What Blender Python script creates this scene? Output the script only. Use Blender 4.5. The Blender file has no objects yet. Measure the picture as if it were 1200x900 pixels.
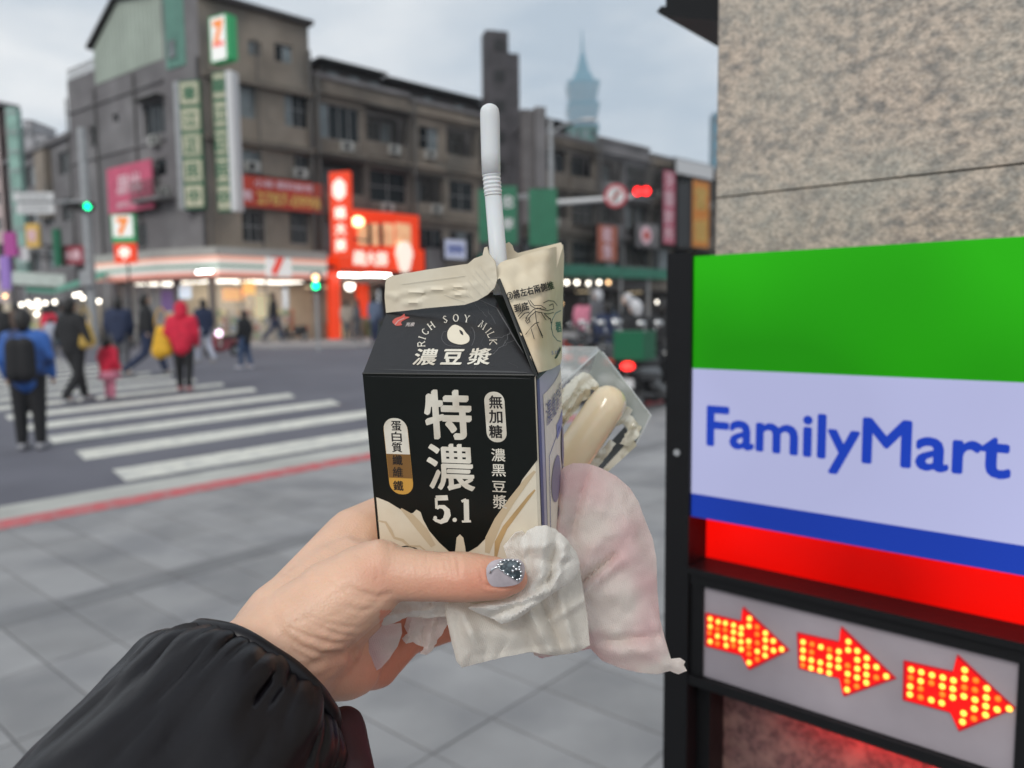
import bpy, bmesh, math, random
import numpy as np
from mathutils import Vector, Matrix, noise as mnoise
from mathutils.geometry import delaunay_2d_cdt
random.seed(7)
S = bpy.context.scene
COL = S.collection
# ------------------------------------------------------------------ camera
FPX = 902.0
cam_d = bpy.data.cameras.new('camera'); cam = bpy.data.objects.new('camera', cam_d); COL.objects.link(cam)
cam_d.sensor_width = 36; cam_d.lens = 36*FPX/1200; cam_d.clip_start = 0.02; cam_d.clip_end = 6000
CAM = Vector((0, 0, 1.5))
ROT = Matrix.Rotation(math.pi/2-math.radians(5.3), 3, 'X') @ Matrix.Rotation(math.radians(-0.6), 3, 'Z')
cam.matrix_world = Matrix.Translation(CAM) @ ROT.to_4x4()
cam_d.dof.use_dof = True; cam_d.dof.focus_distance = 0.325; cam_d.dof.aperture_fstop = 8.6
cam_d.dof.aperture_blades = 0
S.camera = cam
# ------------------------------------------------------------------ world: overcast sky
SUN_EL, SUN_AZ = math.radians(36), math.radians(205)
w = bpy.data.worlds.new("World"); S.world = w; w.use_nodes = True
nt = w.node_tree; nt.nodes.clear()
def N(nt, t, **k):
    n = nt.nodes.new(t)
    for a, b in k.items(): setattr(n, a, b)
    return n
o_ = N(nt, 'ShaderNodeOutputWorld'); bg = N(nt, 'ShaderNodeBackground'); bg.inputs[1].default_value = 0.1
sky = N(nt, 'ShaderNodeTexSky', sky_type='NISHITA', sun_disc=False, sun_elevation=SUN_EL, sun_rotation=SUN_AZ)
tc = N(nt, 'ShaderNodeTexCoord'); mp = N(nt, 'ShaderNodeMapping'); mp.inputs['Scale'].default_value = (1.0, 1.0, 3.0)
n1 = N(nt, 'ShaderNodeTexNoise'); n1.inputs['Scale'].default_value = 2.9; n1.inputs['Detail'].default_value = 6; n1.inputs['Roughness'].default_value = .5
cr = N(nt, 'ShaderNodeValToRGB')
cr.color_ramp.elements[0].position = .34; cr.color_ramp.elements[0].color = (4.9, 5.8, 6.7, 1)
cr.color_ramp.elements[1].position = .62; cr.color_ramp.elements[1].color = (9.2, 9.4, 9.5, 1)
mx = N(nt, 'ShaderNodeMixRGB'); mx.inputs[0].default_value = .92
L = nt.links.new
L(tc.outputs['Generated'], mp.inputs[0]); L(mp.outputs[0], n1.inputs['Vector']); L(n1.outputs[0], cr.inputs[0])
L(sky.outputs[0], mx.inputs[1]); L(cr.outputs[0], mx.inputs[2]); L(mx.outputs[0], bg.inputs[0]); L(bg.outputs[0], o_.inputs[0])
sun_d = bpy.data.lights.new('sun', 'SUN'); sun_d.energy = 1.5; sun_d.angle = math.radians(25); sun_d.color = (1, .97, .92)
sun = bpy.data.objects.new('sun', sun_d); COL.objects.link(sun)
dirv = Vector((math.sin(SUN_AZ)*math.cos(SUN_EL), math.cos(SUN_AZ)*math.cos(SUN_EL), math.sin(SUN_EL)))
sun.rotation_euler = dirv.to_track_quat('Z', 'Y').to_euler(); sun.location = (0, -5, 20)
S.view_settings.view_transform = 'Standard'; S.view_settings.look = 'None'; S.view_settings.exposure = 0; S.view_settings.gamma = 1
S.cycles.use_denoising = True; S.cycles.max_bounces = 6; S.cycles.transparent_max_bounces = 12
S.cycles.volume_bounces = 1; S.cycles.sample_clamp_indirect = 4; S.cycles.caustics_reflective = False; S.cycles.caustics_refractive = False
# ------------------------------------------------------------------ helpers
def ray(x, y): return ROT @ Vector(((x-600)/FPX, -(y-450)/FPX, -1))
def at(x, y, d): return CAM + ray(x, y)*d
def ground(x, y, z=0.0):
    r = ray(x, y); return CAM + r*((z-CAM.z)/r.z)
def proj(P):
    q = ROT.transposed() @ (Vector(P)-CAM); return (600-FPX*q.x/q.z, 450+FPX*q.y/q.z, -q.z)
def M(name, base, rough=.6, metal=0, var=0, vs=8, bump=0, bs=40, emit=None, es=0, spec=.5, sss=0, alpha=1, trans=0, var2=None, vs2=2, coat=0, world=False):
    m = bpy.data.materials.new(name); m.use_nodes = True; nt = m.node_tree; b = nt.nodes['Principled BSDF']
    I = b.inputs; c = (*base, 1)
    I['Base Color'].default_value = c; I['Roughness'].default_value = rough; I['Metallic'].default_value = metal
    I['Specular IOR Level'].default_value = spec; I['Alpha'].default_value = alpha; I['Transmission Weight'].default_value = trans
    I['Coat Weight'].default_value = coat; I['Coat Roughness'].default_value = .08
    if sss: I['Subsurface Weight'].default_value = sss; I['Subsurface Radius'].default_value = (1, .35, .2); I['Subsurface Scale'].default_value = .004
    if emit: I['Emission Color'].default_value = (*emit, 1); I['Emission Strength'].default_value = es
    L = nt.links.new
    tc = None
    if var or bump or var2:
        tc = N(nt, 'ShaderNodeNewGeometry' if world else 'ShaderNodeTexCoord')
    out = None
    if var:
        t = N(nt, 'ShaderNodeTexNoise'); t.inputs['Scale'].default_value = vs; t.inputs['Detail'].default_value = 5
        L(tc.outputs['Position' if world else 'Object'], t.inputs['Vector'])
        r = N(nt, 'ShaderNodeMapRange'); r.inputs[1].default_value = .3; r.inputs[2].default_value = .7; r.inputs[3].default_value = 1-var; r.inputs[4].default_value = 1+var
        L(t.outputs[0], r.inputs[0])
        mu = N(nt, 'ShaderNodeMixRGB', blend_type='MULTIPLY'); mu.inputs[0].default_value = 1; mu.inputs[1].default_value = c
        L(r.outputs[0], mu.inputs[2]); out = mu.outputs[0]; L(out, I['Base Color'])
    if var2:
        t = N(nt, 'ShaderNodeTexNoise'); t.inputs['Scale'].default_value = vs2; t.inputs['Detail'].default_value = 4
        L(tc.outputs['Position' if world else 'Object'], t.inputs['Vector'])
        r = N(nt, 'ShaderNodeMapRange'); r.inputs[1].default_value = .45; r.inputs[2].default_value = .65; L(t.outputs[0], r.inputs[0])
        m2 = N(nt, 'ShaderNodeMixRGB'); L(r.outputs[0], m2.inputs[0])
        if out: L(out, m2.inputs[1])
        else: m2.inputs[1].default_value = c
        m2.inputs[2].default_value = (*var2, 1); out = m2.outputs[0]; L(out, I['Base Color'])
    if bump:
        t = N(nt, 'ShaderNodeTexNoise'); t.inputs['Scale'].default_value = bs; t.inputs['Detail'].default_value = 4
        L(tc.outputs['Position' if world else 'Object'], t.inputs['Vector'])
        bb = N(nt, 'ShaderNodeBump'); bb.inputs['Strength'].default_value = bump; bb.inputs['Distance'].default_value = .3/bs
        L(t.outputs[0], bb.inputs['Height']); L(bb.outputs[0], I['Normal'])
    return m
def tag(o, label=None, cat=None, group=None, kind=None):
    if label: o['label'] = label
    if cat: o['category'] = cat
    if group: o['group'] = group
    if kind: o['kind'] = kind
    return o
def put(o, parent=None):
    COL.objects.link(o)
    if parent is not None:
        o.parent = parent
        inv = Matrix.Identity(4); p = parent
        o.matrix_parent_inverse = (wm(parent)).inverted()
    return o
def wm(o):
    m = Matrix.LocRotScale(o.location, o.rotation_euler, o.scale)
    if o.parent is not None: m = wm(o.parent) @ o.matrix_parent_inverse @ m
    return m
def root(name, label, cat, loc=(0, 0, 0), group=None):
    o = bpy.data.objects.new(name, None); o.location = Vector(loc); o.empty_display_size = .1; COL.objects.link(o)
    return tag(o, label, cat, group)
def mesh(name, vs, fs, mat, parent=None, smooth=False, mods=()):
    me = bpy.data.meshes.new(name); me.from_pydata([tuple(v) for v in vs], [], [tuple(f) for f in fs])
    if smooth: me.polygons.foreach_set('use_smooth', [True]*len(me.polygons))
    if mat: me.materials.append(mat)
    me.validate(); me.update()
    o = bpy.data.objects.new(name, me); put(o, parent)
    return o
class MB:
    def __init__(s): s.v = []; s.f = []
    def add(s, vs, fs):
        k = len(s.v); s.v += [Vector(v) for v in vs]; s.f += [tuple(i+k for i in f) for f in fs]; return s
    def box8(s, p): return s.add(p, [(0, 3, 2, 1), (4, 5, 6, 7), (0, 1, 5, 4), (1, 2, 6, 5), (2, 3, 7, 6), (3, 0, 4, 7)])
    def bx(s, x0, x1, y0, y1, z0, z1):
        return s.box8([(x0, y0, z0), (x1, y0, z0), (x1, y1, z0), (x0, y1, z0), (x0, y0, z1), (x1, y0, z1), (x1, y1, z1), (x0, y1, z1)])
    def pb(s, P, a0, a1, b0, b1, d0, d1):
        """box on plane P"""
        q = lambda a, b, d: P.P(a, b, d)
        return s.box8([q(a0, b0, d0), q(a1, b0, d0), q(a1, b0, d1), q(a0, b0, d1), q(a0, b1, d0), q(a1, b1, d0), q(a1, b1, d1), q(a0, b1, d1)])
    def tube(s, pts, r, n=10, cap=True):
        pts = [Vector(p) for p in pts]; k = len(s.v); R = r if isinstance(r, (list, tuple)) else [r]*len(pts)
        up = None
        for i, p in enumerate(pts):
            t = (pts[min(i+1, len(pts)-1)]-pts[max(i-1, 0)]).normalized()
            if up is None: up = t.orthogonal().normalized()
            up = (up - t*up.dot(t)).normalized(); b = t.cross(up)
            for j in range(n):
                a = 2*math.pi*j/n; s.v.append(p+(up*math.cos(a)+b*math.sin(a))*R[i])
        for i in range(len(pts)-1):
            for j in range(n):
                j2 = (j+1) % n; s.f.append((k+i*n+j, k+i*n+j2, k+(i+1)*n+j2, k+(i+1)*n+j))
        if cap:
            s.f.append(tuple(k+j for j in range(n))[::-1]); s.f.append(tuple(k+(len(pts)-1)*n+j for j in range(n)))
        return s
    def ball(s, c, r, n=12, m=8):
        c = Vector(c); r = r if isinstance(r, (list, tuple, Vector)) else (r, r, r); k = len(s.v)
        for i in range(1, m):
            ph = math.pi*i/m
            for j in range(n):
                a = 2*math.pi*j/n; s.v.append(c+Vector((r[0]*math.sin(ph)*math.cos(a), r[1]*math.sin(ph)*math.sin(a), r[2]*math.cos(ph))))
        s.v.append(c+Vector((0, 0, r[2]))); s.v.append(c-Vector((0, 0, r[2]))); T = len(s.v)-2
        for i in range(m-2):
            for j in range(n):
                j2 = (j+1) % n; s.f.append((k+i*n+j, k+(i+1)*n+j, k+(i+1)*n+j2, k+i*n+j2))
        for j in range(n):
            j2 = (j+1) % n; s.f.append((T, k+j, k+j2)); s.f.append((T+1, k+(m-2)*n+j2, k+(m-2)*n+j))
        return s
    def cap(s, p0, p1, r0, r1, n=14):
        """closed tapered capsule"""
        p0 = Vector(p0); p1 = Vector(p1); t = (p1-p0); Ln = max(t.length, 1e-6); t /= Ln
        pts, R = [], []
        for a in (-88, -60, -30, 0): A = math.radians(a); pts.append(p0+t*r0*math.sin(A)); R.append(r0*math.cos(A))
        for a in (0, 30, 60, 88): A = math.radians(a); pts.append(p1+t*r1*math.sin(A)); R.append(r1*math.cos(A))
        if Ln < 1e-4: pts = pts[:3]+pts[4:]; R = R[:3]+R[4:]
        return s.tube2(pts, R, t, n)
    def tube2(s, pts, R, t, n):
        k = len(s.v); up = t.orthogonal().normalized(); b = t.cross(up)
        for i, p in enumerate(pts):
            for j in range(n):
                a = 2*math.pi*j/n; s.v.append(p+(up*math.cos(a)+b*math.sin(a))*R[i])
        for i in range(len(pts)-1):
            for j in range(n):
                j2 = (j+1) % n; s.f.append((k+i*n+j, k+i*n+j2, k+(i+1)*n+j2, k+(i+1)*n+j))
        s.f.append(tuple(k+j for j in range(n))[::-1]); s.f.append(tuple(k+(len(pts)-1)*n+j for j in range(n)))
        return s
    def prism(s, P, pts, d0, d1):
        """polygon of (u,v) on plane P between offsets"""
        n = len(pts); k = len(s.v)
        for d in (d0, d1):
            for a, b in pts: s.v.append(P.P(a, b, d))
        s.f.append(tuple(k+i for i in range(n))[::-1]); s.f.append(tuple(k+n+i for i in range(n)))
        for i in range(n): j = (i+1) % n; s.f.append((k+i, k+j, k+n+j, k+n+i))
        return s
    def build(s, name, mat, parent=None, smooth=False): return mesh(name, s.v, s.f, mat, parent, smooth)
class Plane:
    def __init__(s, O, ex, ey=(0, 0, 1), n=None):
        s.O = Vector(O); s.ex = Vector(ex).normalized(); s.ey = Vector(ey).normalized()
        s.n = Vector(n).normalized() if n is not None else s.ex.cross(s.ey).normalized()
        if (CAM-s.O).dot(s.n) < 0: s.n = -s.n
    def P(s, a, b, d=0): return s.O+s.ex*a+s.ey*b+s.n*d
    def px(s, x, y, d=0):
        r = ray(x, y); O = s.O+s.n*d; t = (O-CAM).dot(s.n)/r.dot(s.n); q = CAM+r*t-O
        # solve in ex,ey (may be slightly non orthogonal)
        c = s.ex.dot(s.ey); a, b = q.dot(s.ex), q.dot(s.ey); k = 1-c*c
        return ((a-c*b)/k, (b-c*a)/k)
    def rect(s, x0, y0, x1, y1):
        a = [s.px(x, y) for x, y in ((x0, y0), (x1, y0), (x1, y1), (x0, y1))]
        return (min((a[0][0]+a[3][0])/2, (a[1][0]+a[2][0])/2), max((a[0][0]+a[3][0])/2, (a[1][0]+a[2][0])/2),
                min((a[2][1]+a[3][1])/2, (a[0][1]+a[1][1])/2), max((a[2][1]+a[3][1])/2, (a[0][1]+a[1][1])/2))
def vplane(x, dx, x2, dx2, y=365):
    """vertical plane through two picture columns at given depths; origin on the ground"""
    a = at(x, y, dx); b = at(x2, y, dx2); a.z = 0; b.z = 0
    return Plane(a, b-a)
# text ---------------------------------------------------------------
_tc = {}
def glyphs(s):
    if s in _tc: return _tc[s]
    c = bpy.data.curves.new('t', 'FONT'); c.body = s; c.size = 1; c.resolution_u = 3
    o = bpy.data.objects.new('t', c); COL.objects.link(o); bpy.context.view_layer.update()
    me = bpy.data.meshes.new_from_object(o.evaluated_get(bpy.context.evaluated_depsgraph_get()))
    v = np.array([q.co[:2] for q in me.vertices]) if len(me.vertices) else np.zeros((0, 2)); f = [tuple(p.vertices) for p in me.polygons]
    bpy.data.objects.remove(o); bpy.data.meshes.remove(me)
    lo, hi = v.min(0), v.max(0); v = v-(lo+hi)/2
    _tc[s] = (v, f, hi-lo); return _tc[s]
def text(P, s, a, b, h, mat, parent, d=.0001, w=None, nib=None, name='lettering', rot=0, mb=None, fn=None, eps=4e-6):
    """text centred at (a,b) on plane P, glyph height h, optional width w; nib=(rx, ry, angle) thickens it like a pen"""
    v, f, wh = glyphs(s); sy = h/wh[1]; sx = (w/wh[0]) if w else sy
    own = mb is None
    if own: mb = MB()
    offs = [(0, 0)]
    if nib:
        rx, ry, an = nib; K = 8
        for i in range(K):
            t = 2*math.pi*i/K; x, y = rx*math.cos(t), ry*math.sin(t); offs.append((x*math.cos(an)-y*math.sin(an), x*math.sin(an)+y*math.cos(an)))
    cr_, sr = math.cos(rot), math.sin(rot)
    for k, (ox, oy) in enumerate(offs):
        q = []
        for x, y in v:
            X, Y = x*sx+ox*h, y*sy+oy*h; X, Y = X*cr_-Y*sr, X*sr+Y*cr_
            q.append(fn(a+X, b+Y, d+k*eps) if fn else P.P(a+X, b+Y, d+k*eps))
        mb.add(q, f)
    if own: return mb.build(name, mat, parent)
def vtext(P, s, a, b0, b1, w, mat, parent, d=.0001, nib=None, name='lettering', slant=0, mb=None):
    n = len(s); st = (b0-b1)/n; own = mb is None
    if own: mb = MB()
    for i, ch in enumerate(s):
        text(P, ch, a+slant*(i-(n-1)/2), b0-st*(i+.5), min(st*.86, w), None, None, d=d, nib=nib, mb=mb)
    if own: return mb.build(name, mat, parent)
def rrect(a0, a1, b0, b1, r, n=6):
    pts = []
    for cx, cy, s in ((a1-r, b1-r, 0), (a0+r, b1-r, 90), (a0+r, b0+r, 180), (a1-r, b0+r, 270)):
        for i in range(n+1):
            t = math.radians(s+90*i/n); pts.append((cx+r*math.cos(t), cy+r*math.sin(t)))
    return pts
# local ground axes of the near pavement (a towards the road, b along it)
AX = Vector((-.759, .652, 0)).normalized(); BX = Vector((.652, .759, 0)).normalized()
def AB(a, b, z=0): p = AX*a+BX*b; p.z = z; return p
def gquad(mb, a0, a1, b0, b1, z0, z1):
    mb.box8([AB(a0, b0, z0), AB(a1, b0, z0), AB(a1, b1, z0), AB(a0, b1, z0), AB(a0, b0, z1), AB(a1, b0, z1), AB(a1, b1, z1), AB(a0, b1, z1)])
    return mb
# ================================================================== GROUND
m_asph = M('asphalt', (.115, .115, .14), .85, var=.12, vs=1.2, bump=.3, bs=90, var2=(.14, .14, .165), vs2=.25)
m_white = M('road_paint', (.68, .67, .60), .7, var=.1, vs=3, var2=(.5, .5, .47), vs2=6)
m_conc = M('gutter_concrete', (.43, .43, .40), .85, var=.15, vs=2, bump=.2, bs=60)
m_red = M('red_kerb_paint', (.52, .10, .11), .7, var=.15, vs=5, var2=(.42, .2, .2), vs2=9)
m_joint = M('joint_grout', (.13, .13, .135), .9)
m_tiles = [M('paver_stone', (c*1.01, c, c*1.01), .75, var=.1, vs=3, bump=.25, bs=300, var2=(c*.76, c*.76, c*.79), vs2=1.7, world=True) for c in (.278, .30, .25)]
m_band = M('dark_paver', (.185, .185, .19), .75, var=.12, vs=4, bump=.25, bs=300, world=True)
g = mesh('road', [(-415, -55, -.12), (515, -55, -.12), (515, 1515, -.12), (-415, 1515, -.12)], [(0, 1, 2, 3)], m_asph); tag(g, 'dark grey asphalt road at the crossing', kind='structure')
# crosswalk stripes: separate painted sheets, parts of the road
def stripe(k, w_=.74):
    tl = Vector((-4.25-1.05*k, 8.05+1.17*k, 0)); tr = Vector((-1.05-1.19*k, 11.9+1.32*k, 0))
    if k < 2: tr += (tr-tl).normalized()*(.6)
    dn = Vector((.52, -.70, 0))*w_*1.12
    vs = [tl, tr, tr+dn*1.02+Vector((-.1, -.15, 0)), tl+dn]
    return mesh('crosswalk_stripe', [(v.x, v.y, -.116) for v in vs], [(0, 3, 2, 1)], m_white, g)
for k in range(-0, 16): stripe(k)
gut = MB(); gquad(gut, 6.56, 7.55, -12, 60, -.3, -.108); tag(gut.build('gutter', m_conc), 'pale concrete gutter strip along the kerb', kind='structure')
kb = MB(); gquad(kb, 6.28, 6.56, -12, 60, -.3, .001); kerb = tag(kb.build('kerb', m_red), 'red painted kerb at the pavement edge', kind='structure')
sw = MB(); gquad(sw, -14, 6.28, -12, 60, -.4, -.006); walk = tag(sw.build('sidewalk', m_joint), 'grey paved sidewalk', kind='structure')
# tiles
tiles = []; rows = [(4.25-.6*i-.6, 4.25-.6*i) for i in range(26)]+[(4.45, 5.05), (5.05, 5.65), (5.65, 6.27)]
for ri, (a0, a1) in enumerate(rows):
    for j in range(-44, 60):
        b0 = .22+.3*j
        c = AB((a0+a1)/2, b0+.15); px, py, dd = proj(c)
        if c.length < 16: tiles.append((dd if dd > .5 and -150 < px < 1350 and py < 1000 else 50+c.length, a0, a1, b0, b0+.3, 0))
for j in range(-22, 40):
    b0 = .22+.6*j; c = AB(4.35, b0+.3); px, py, dd = proj(c)
    if c.length < 16: tiles.append((dd if dd > .5 and -150 < px < 1250 else 50+c.length, 4.25, 4.45, b0, b0+.6, 1))
tiles.sort(key=lambda t: t[0]); far = MB(); farb = MB()
mcache = {}
for i, (dd, a0, a1, b0, b1, band) in enumerate(tiles):
    gp = .0035; z1 = random.uniform(-.0012, .0012)
    if i < 290:
        w_, h_ = a1-a0-2*gp, b1-b0-2*gp; mi = 9 if band else random.choice((0, 0, 1, 2)); key = (round(w_, 3), round(h_, 3), mi)
        if key not in mcache:
            t = MB(); e = .003
            q = lambda a, b, z: AX*a+BX*b+Vector((0, 0, z))
            t.add([q(-w_/2, -h_/2, -.02), q(w_/2, -h_/2, -.02), q(w_/2, h_/2, -.02), q(-w_/2, h_/2, -.02),
                   q(-w_/2, -h_/2, -.002), q(w_/2, -h_/2, -.002), q(w_/2, h_/2, -.002), q(-w_/2, h_/2, -.002),
                   q(-w_/2+e, -h_/2+e, 0), q(w_/2-e, -h_/2+e, 0), q(w_/2-e, h_/2-e, 0), q(-w_/2+e, h_/2-e, 0)],
                  [(0, 1, 5, 4), (1, 2, 6, 5), (2, 3, 7, 6), (3, 0, 4, 7), (4, 5, 9, 8), (5, 6, 10, 9), (6, 7, 11, 10), (7, 4, 8, 11), (8, 9, 10, 11)])
            me = bpy.data.meshes.new('paving_tile'); me.from_pydata([tuple(v) for v in t.v], [], t.f); me.materials.append(m_band if band else m_tiles[mi]); mcache[key] = me
        o = bpy.data.objects.new('paving_tile', mcache[key]); put(o, walk); o.location = AB((a0+a1)/2, (b0+b1)/2, z1)
    else: gquad(farb if band else far, a0+gp, a1-gp, b0+gp, b1-gp, -.01, z1)
tag(far.build('far_paving', m_tiles[0], walk), kind='stuff'); tag(farb.build('far_band_paving', m_band, walk), kind='stuff')
# ================================================================== BUILDINGS
U = Vector((.722, .692, 0)); V = Vector((-.80, .60, 0))
m_pane = M('window_glass', (.012, .016, .018), .2, spec=.22, var=.3, vs=1)
m_panel = M('pale_window_glass', (.16, .19, .2), .2, var=.3, vs=1)  # paler, greyer glass tone for some panes
m_frame = M('aluminium_frame', (.28, .28, .28), .5, var=.2, vs=4)
m_dark = M('dark_interior', (.012, .012, .013), .9)
m_cw = M('weathered_concrete', (.175, .148, .122), .9, var=.28, vs=.6, bump=.3, bs=6, var2=(.12, .105, .09), vs2=.35)
m_cw2 = M('pale_weathered_wall', (.255, .215, .175), .9, var=.25, vs=.5, bump=.3, bs=6, var2=(.16, .145, .125), vs2=.3)
m_cw3 = M('grey_stucco_wall', (.19, .182, .185), .9, var=.25, vs=.5, bump=.3, bs=6, var2=(.14, .13, .135), vs2=.3)
m_greenp = M('pale_green_siding', (.36, .41, .35), .7, var=.12, vs=.5)
m_greend = M('green_corrugated', (.17, .34, .28), .6, var=.15, vs=1)
m_black = M('blackened_steel', (.015, .015, .016), .5)
m_roof = M('dark_sheet_roof', (.04, .035, .035), .6, var=.2, vs=2)
m_pipe = M('stained_pipe', (.09, .085, .08), .6)
def wall(P, a0, a1, b0, b1, ops, mat, parent, name='wall', reveal=.28, back=True):
    xs = sorted({a0, a1, *[o[0] for o in ops], *[o[1] for o in ops]}); ys = sorted({b0, b1, *[o[2] for o in ops], *[o[3] for o in ops]})
    mb = MB()
    for i in range(len(xs)-1):
        for j in range(len(ys)-1):
            cx, cy = (xs[i]+xs[i+1])/2, (ys[j]+ys[j+1])/2
            if cx < a0 or cx > a1 or cy < b0 or cy > b1 or any(o[0] < cx < o[1] and o[2] < cy < o[3] for o in ops): continue
            mb.add([P.P(xs[i], ys[j]), P.P(xs[i+1], ys[j]), P.P(xs[i+1], ys[j+1]), P.P(xs[i], ys[j+1])], [(0, 1, 2, 3)])
    for o in ops:
        c = [(o[0], o[2]), (o[1], o[2]), (o[1], o[3]), (o[0], o[3])]
        for k in range(4):
            p, q = c[k], c[(k+1) % 4]; mb.add([P.P(*p), P.P(*q), P.P(*q, -reveal), P.P(*p, -reveal)], [(0, 1, 2, 3)])
    return mb.build(name, mat, parent)
def window(P, a0, a1, b0, b1, parent, nx=2, ny=1, pane=None, d=-.2, fm=None):
    f = MB(); t = .05
    f.pb(P, a0, a1, b0, b0+t, d, d+.06); f.pb(P, a0, a1, b1-t, b1, d, d+.06); f.pb(P, a0, a0+t, b0+t, b1-t, d, d+.06); f.pb(P, a1-t, a1, b0+t, b1-t, d, d+.06)
    for i in range(1, nx): x = a0+(a1-a0)*i/nx; f.pb(P, x-t/2, x+t/2, b0+t, b1-t, d+.004, d+.052)
    for j in range(1, ny): y = b0+(b1-b0)*j/ny; f.pb(P, a0+t, a1-t, y-t/2, y+t/2, d+.008, d+.048)
    fo = f.build('window', fm or m_frame, parent)
    xs = [a0+(a1-a0)*i/nx for i in range(nx+1)]
    for i in range(nx):
        MB().pb(P, xs[i]+.002, xs[i+1]-.002, b0+.01, b1-.01, d+.015+.01*(i % 2), d+.021+.01*(i % 2)).build('pane', pane or (m_pane if random.random() < .75 else m_panel), fo)
    MB().pb(P, a0-.02, a1+.02, b0-.1, b1+.1, d-.12, d-.1).build('room_dark', m_dark, fo)
    return fo
def acunit(P, a, b, parent):
    m = MB(); m.pb(P, a-.4, a+.4, b-.28, b+.28, .02, .36); o = m.build('air_conditioner', m_acu, parent)
    f = MB(); c = [(a+.12*0-.1+.2*math.cos(t*.785), b+.2*math.sin(t*.785)) for t in range(8)]; f.prism(P, c, .361, .375); f.build('fan_grille', m_dark, o)
m_acu = M('ac_casing', (.36, .36, .34), .6, var=.2, vs=3)
def railing(P, a0, a1, b0, b1, d, parent, n=None, mat=None):
    m = MB(); n = n or int((a1-a0)/.14)
    m.pb(P, a0, a1, b1-.05, b1, d, d+.04); m.pb(P, a0, a1, b0, b0+.05, d, d+.04)
    for i in range(n+1): x = a0+(a1-a0)*i/n; m.pb(P, x-.012, x+.012, b0+.05, b1-.05, d+.01, d+.03)
    return m.build('railing', mat or m_pipe, parent)
# ---- corner building
CB = at(207, 367, 43.6); CB.z = 0; CC = at(248, 367, 42.); CC.z = 0
PR = Plane(CC, U); PL = Plane(CB, V); PC = Plane(CB, CC-CB)
cb = root('corner_building', 'weathered grey corner block with pale green gable and convenience store below', 'building', (CC+CB)/2)
tR = PR.px(372, 365)[0]; tL = PL.px(95, 365)[0]; wC = (CC-CB).length
ztop = 18.25
opR = [PR.rect(*r) for r in ((291, 48, 306, 65), (322, 52, 343, 73), (277, 98, 300, 138), (334, 108, 371, 150), (279, 176, 306, 204), (345, 182, 376, 214), (284, 246, 312, 284), (340, 248, 362, 286))]
opR = [(max(.3, a), min(tR-.15, b), c, d) for a, b, c, d in opR]
store = (.3, tR-.2, -.0, 3.55)
wall(PR, 0, tR, 0, ztop, opR+[store], m_cw2, cb)
for k, o in enumerate(opR): window(PR, *o, cb, nx=2 if k < 2 else 3, ny=1 if k < 3 else 2, pane=m_panel if k in (2, 4) else None)
opL = [PL.rect(*r) for r in ((168, 118, 193, 158), (105, 147, 114, 172), (181, 186, 195, 206), (199, 48, 206, 68), (132, 133, 139, 143), (150, 262, 172, 290))]
opL = [(a, b, c, d) for a, b, c, d in opL]
zL = 15.6; storeL = (.3, 6.5, 0, 3.55)
wall(PL, 0, tL, 0, zL, opL[:3]+opL[4:]+[storeL], m_cw3, cb)
for k, o in enumerate(opL):
    if k != 3: window(PL, *o, cb, nx=3 if k == 0 else 1)
# gable upper storey, pale green siding with ribs
t128 = PL.px(128, 365)[0]; zg = 17.9
gq = MB(); gq.prism(PL, [(0, zL+.0), (t128, zL), (t128, zg-.2), (4.6, 19.75), (0, 19.0)], -.2, .03); gq.build('gable_panel', m_greenp, cb)
rb = MB()
x = .3
while x < t128: rb.pb(PL, x, x+.05, zL+.02, (zg-.2+(t128-x)/(t128-4.6)*(19.75-zg+.2) if x > 4.6 else 19.0+x/4.6*.75)-.05, .032, .055); x += .45
rb.build('siding_ribs', m_greenp, cb)
window(PL, *opL[3], cb, nx=1, d=.05)
rf = MB(); rf.prism(PL, [(-.3, 19.03), (4.6, 19.80), (t128+.3, zg-.2), (t128+.3, zg-.02), (4.6, 20.0), (-.3, 19.22)], -9, .35); rf.build('gable_roof', m_roof, cb)
pw = MB(); pw.pb(PL, t128, tL, zL, zL+.9, -.15, 0); pw.build('parapet', m_cw3, cb)
railing(PL, t128, tL, zL+.9, zL+1.6, -.1, cb)
# chamfer with green corrugated top
wall(PC, 0, wC, 0, 18.6, [(.2, wC-.2, 0, 3.55)], m_cw3, cb, 'corner_wall')
gc = MB(); q0 = PC.px(208, 300)[0]; q1 = PC.px(229, 300)[0]; zc0 = PC.px(218, 76)[1]
n_ = 9
for i in range(n_): a = q0+(q1-q0)*i/n_; gc.pb(PC, a, a+(q1-q0)/n_*.55, zc0, 18.9, .02, .09)
gc.pb(PC, q0, q1, zc0, 18.9, .005, .03); gc.build('corrugated_cladding', m_greend, cb)
dk = MB(); d0_, d1_ = PC.px(236, 200)[0], wC; dk.pb(PC, d0_, d1_-.02, 5.2, 15.2, .01, .06); dk.build('painted_recess_shade', m_roof, cb)  # flat dark strip painting the shade of a recess in the corner
rr = MB(); rr.pb(PR, -.1, tR+.15, ztop, ztop+.25, -6, .45); rr.build('roof_edge', m_roof, cb)
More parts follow.
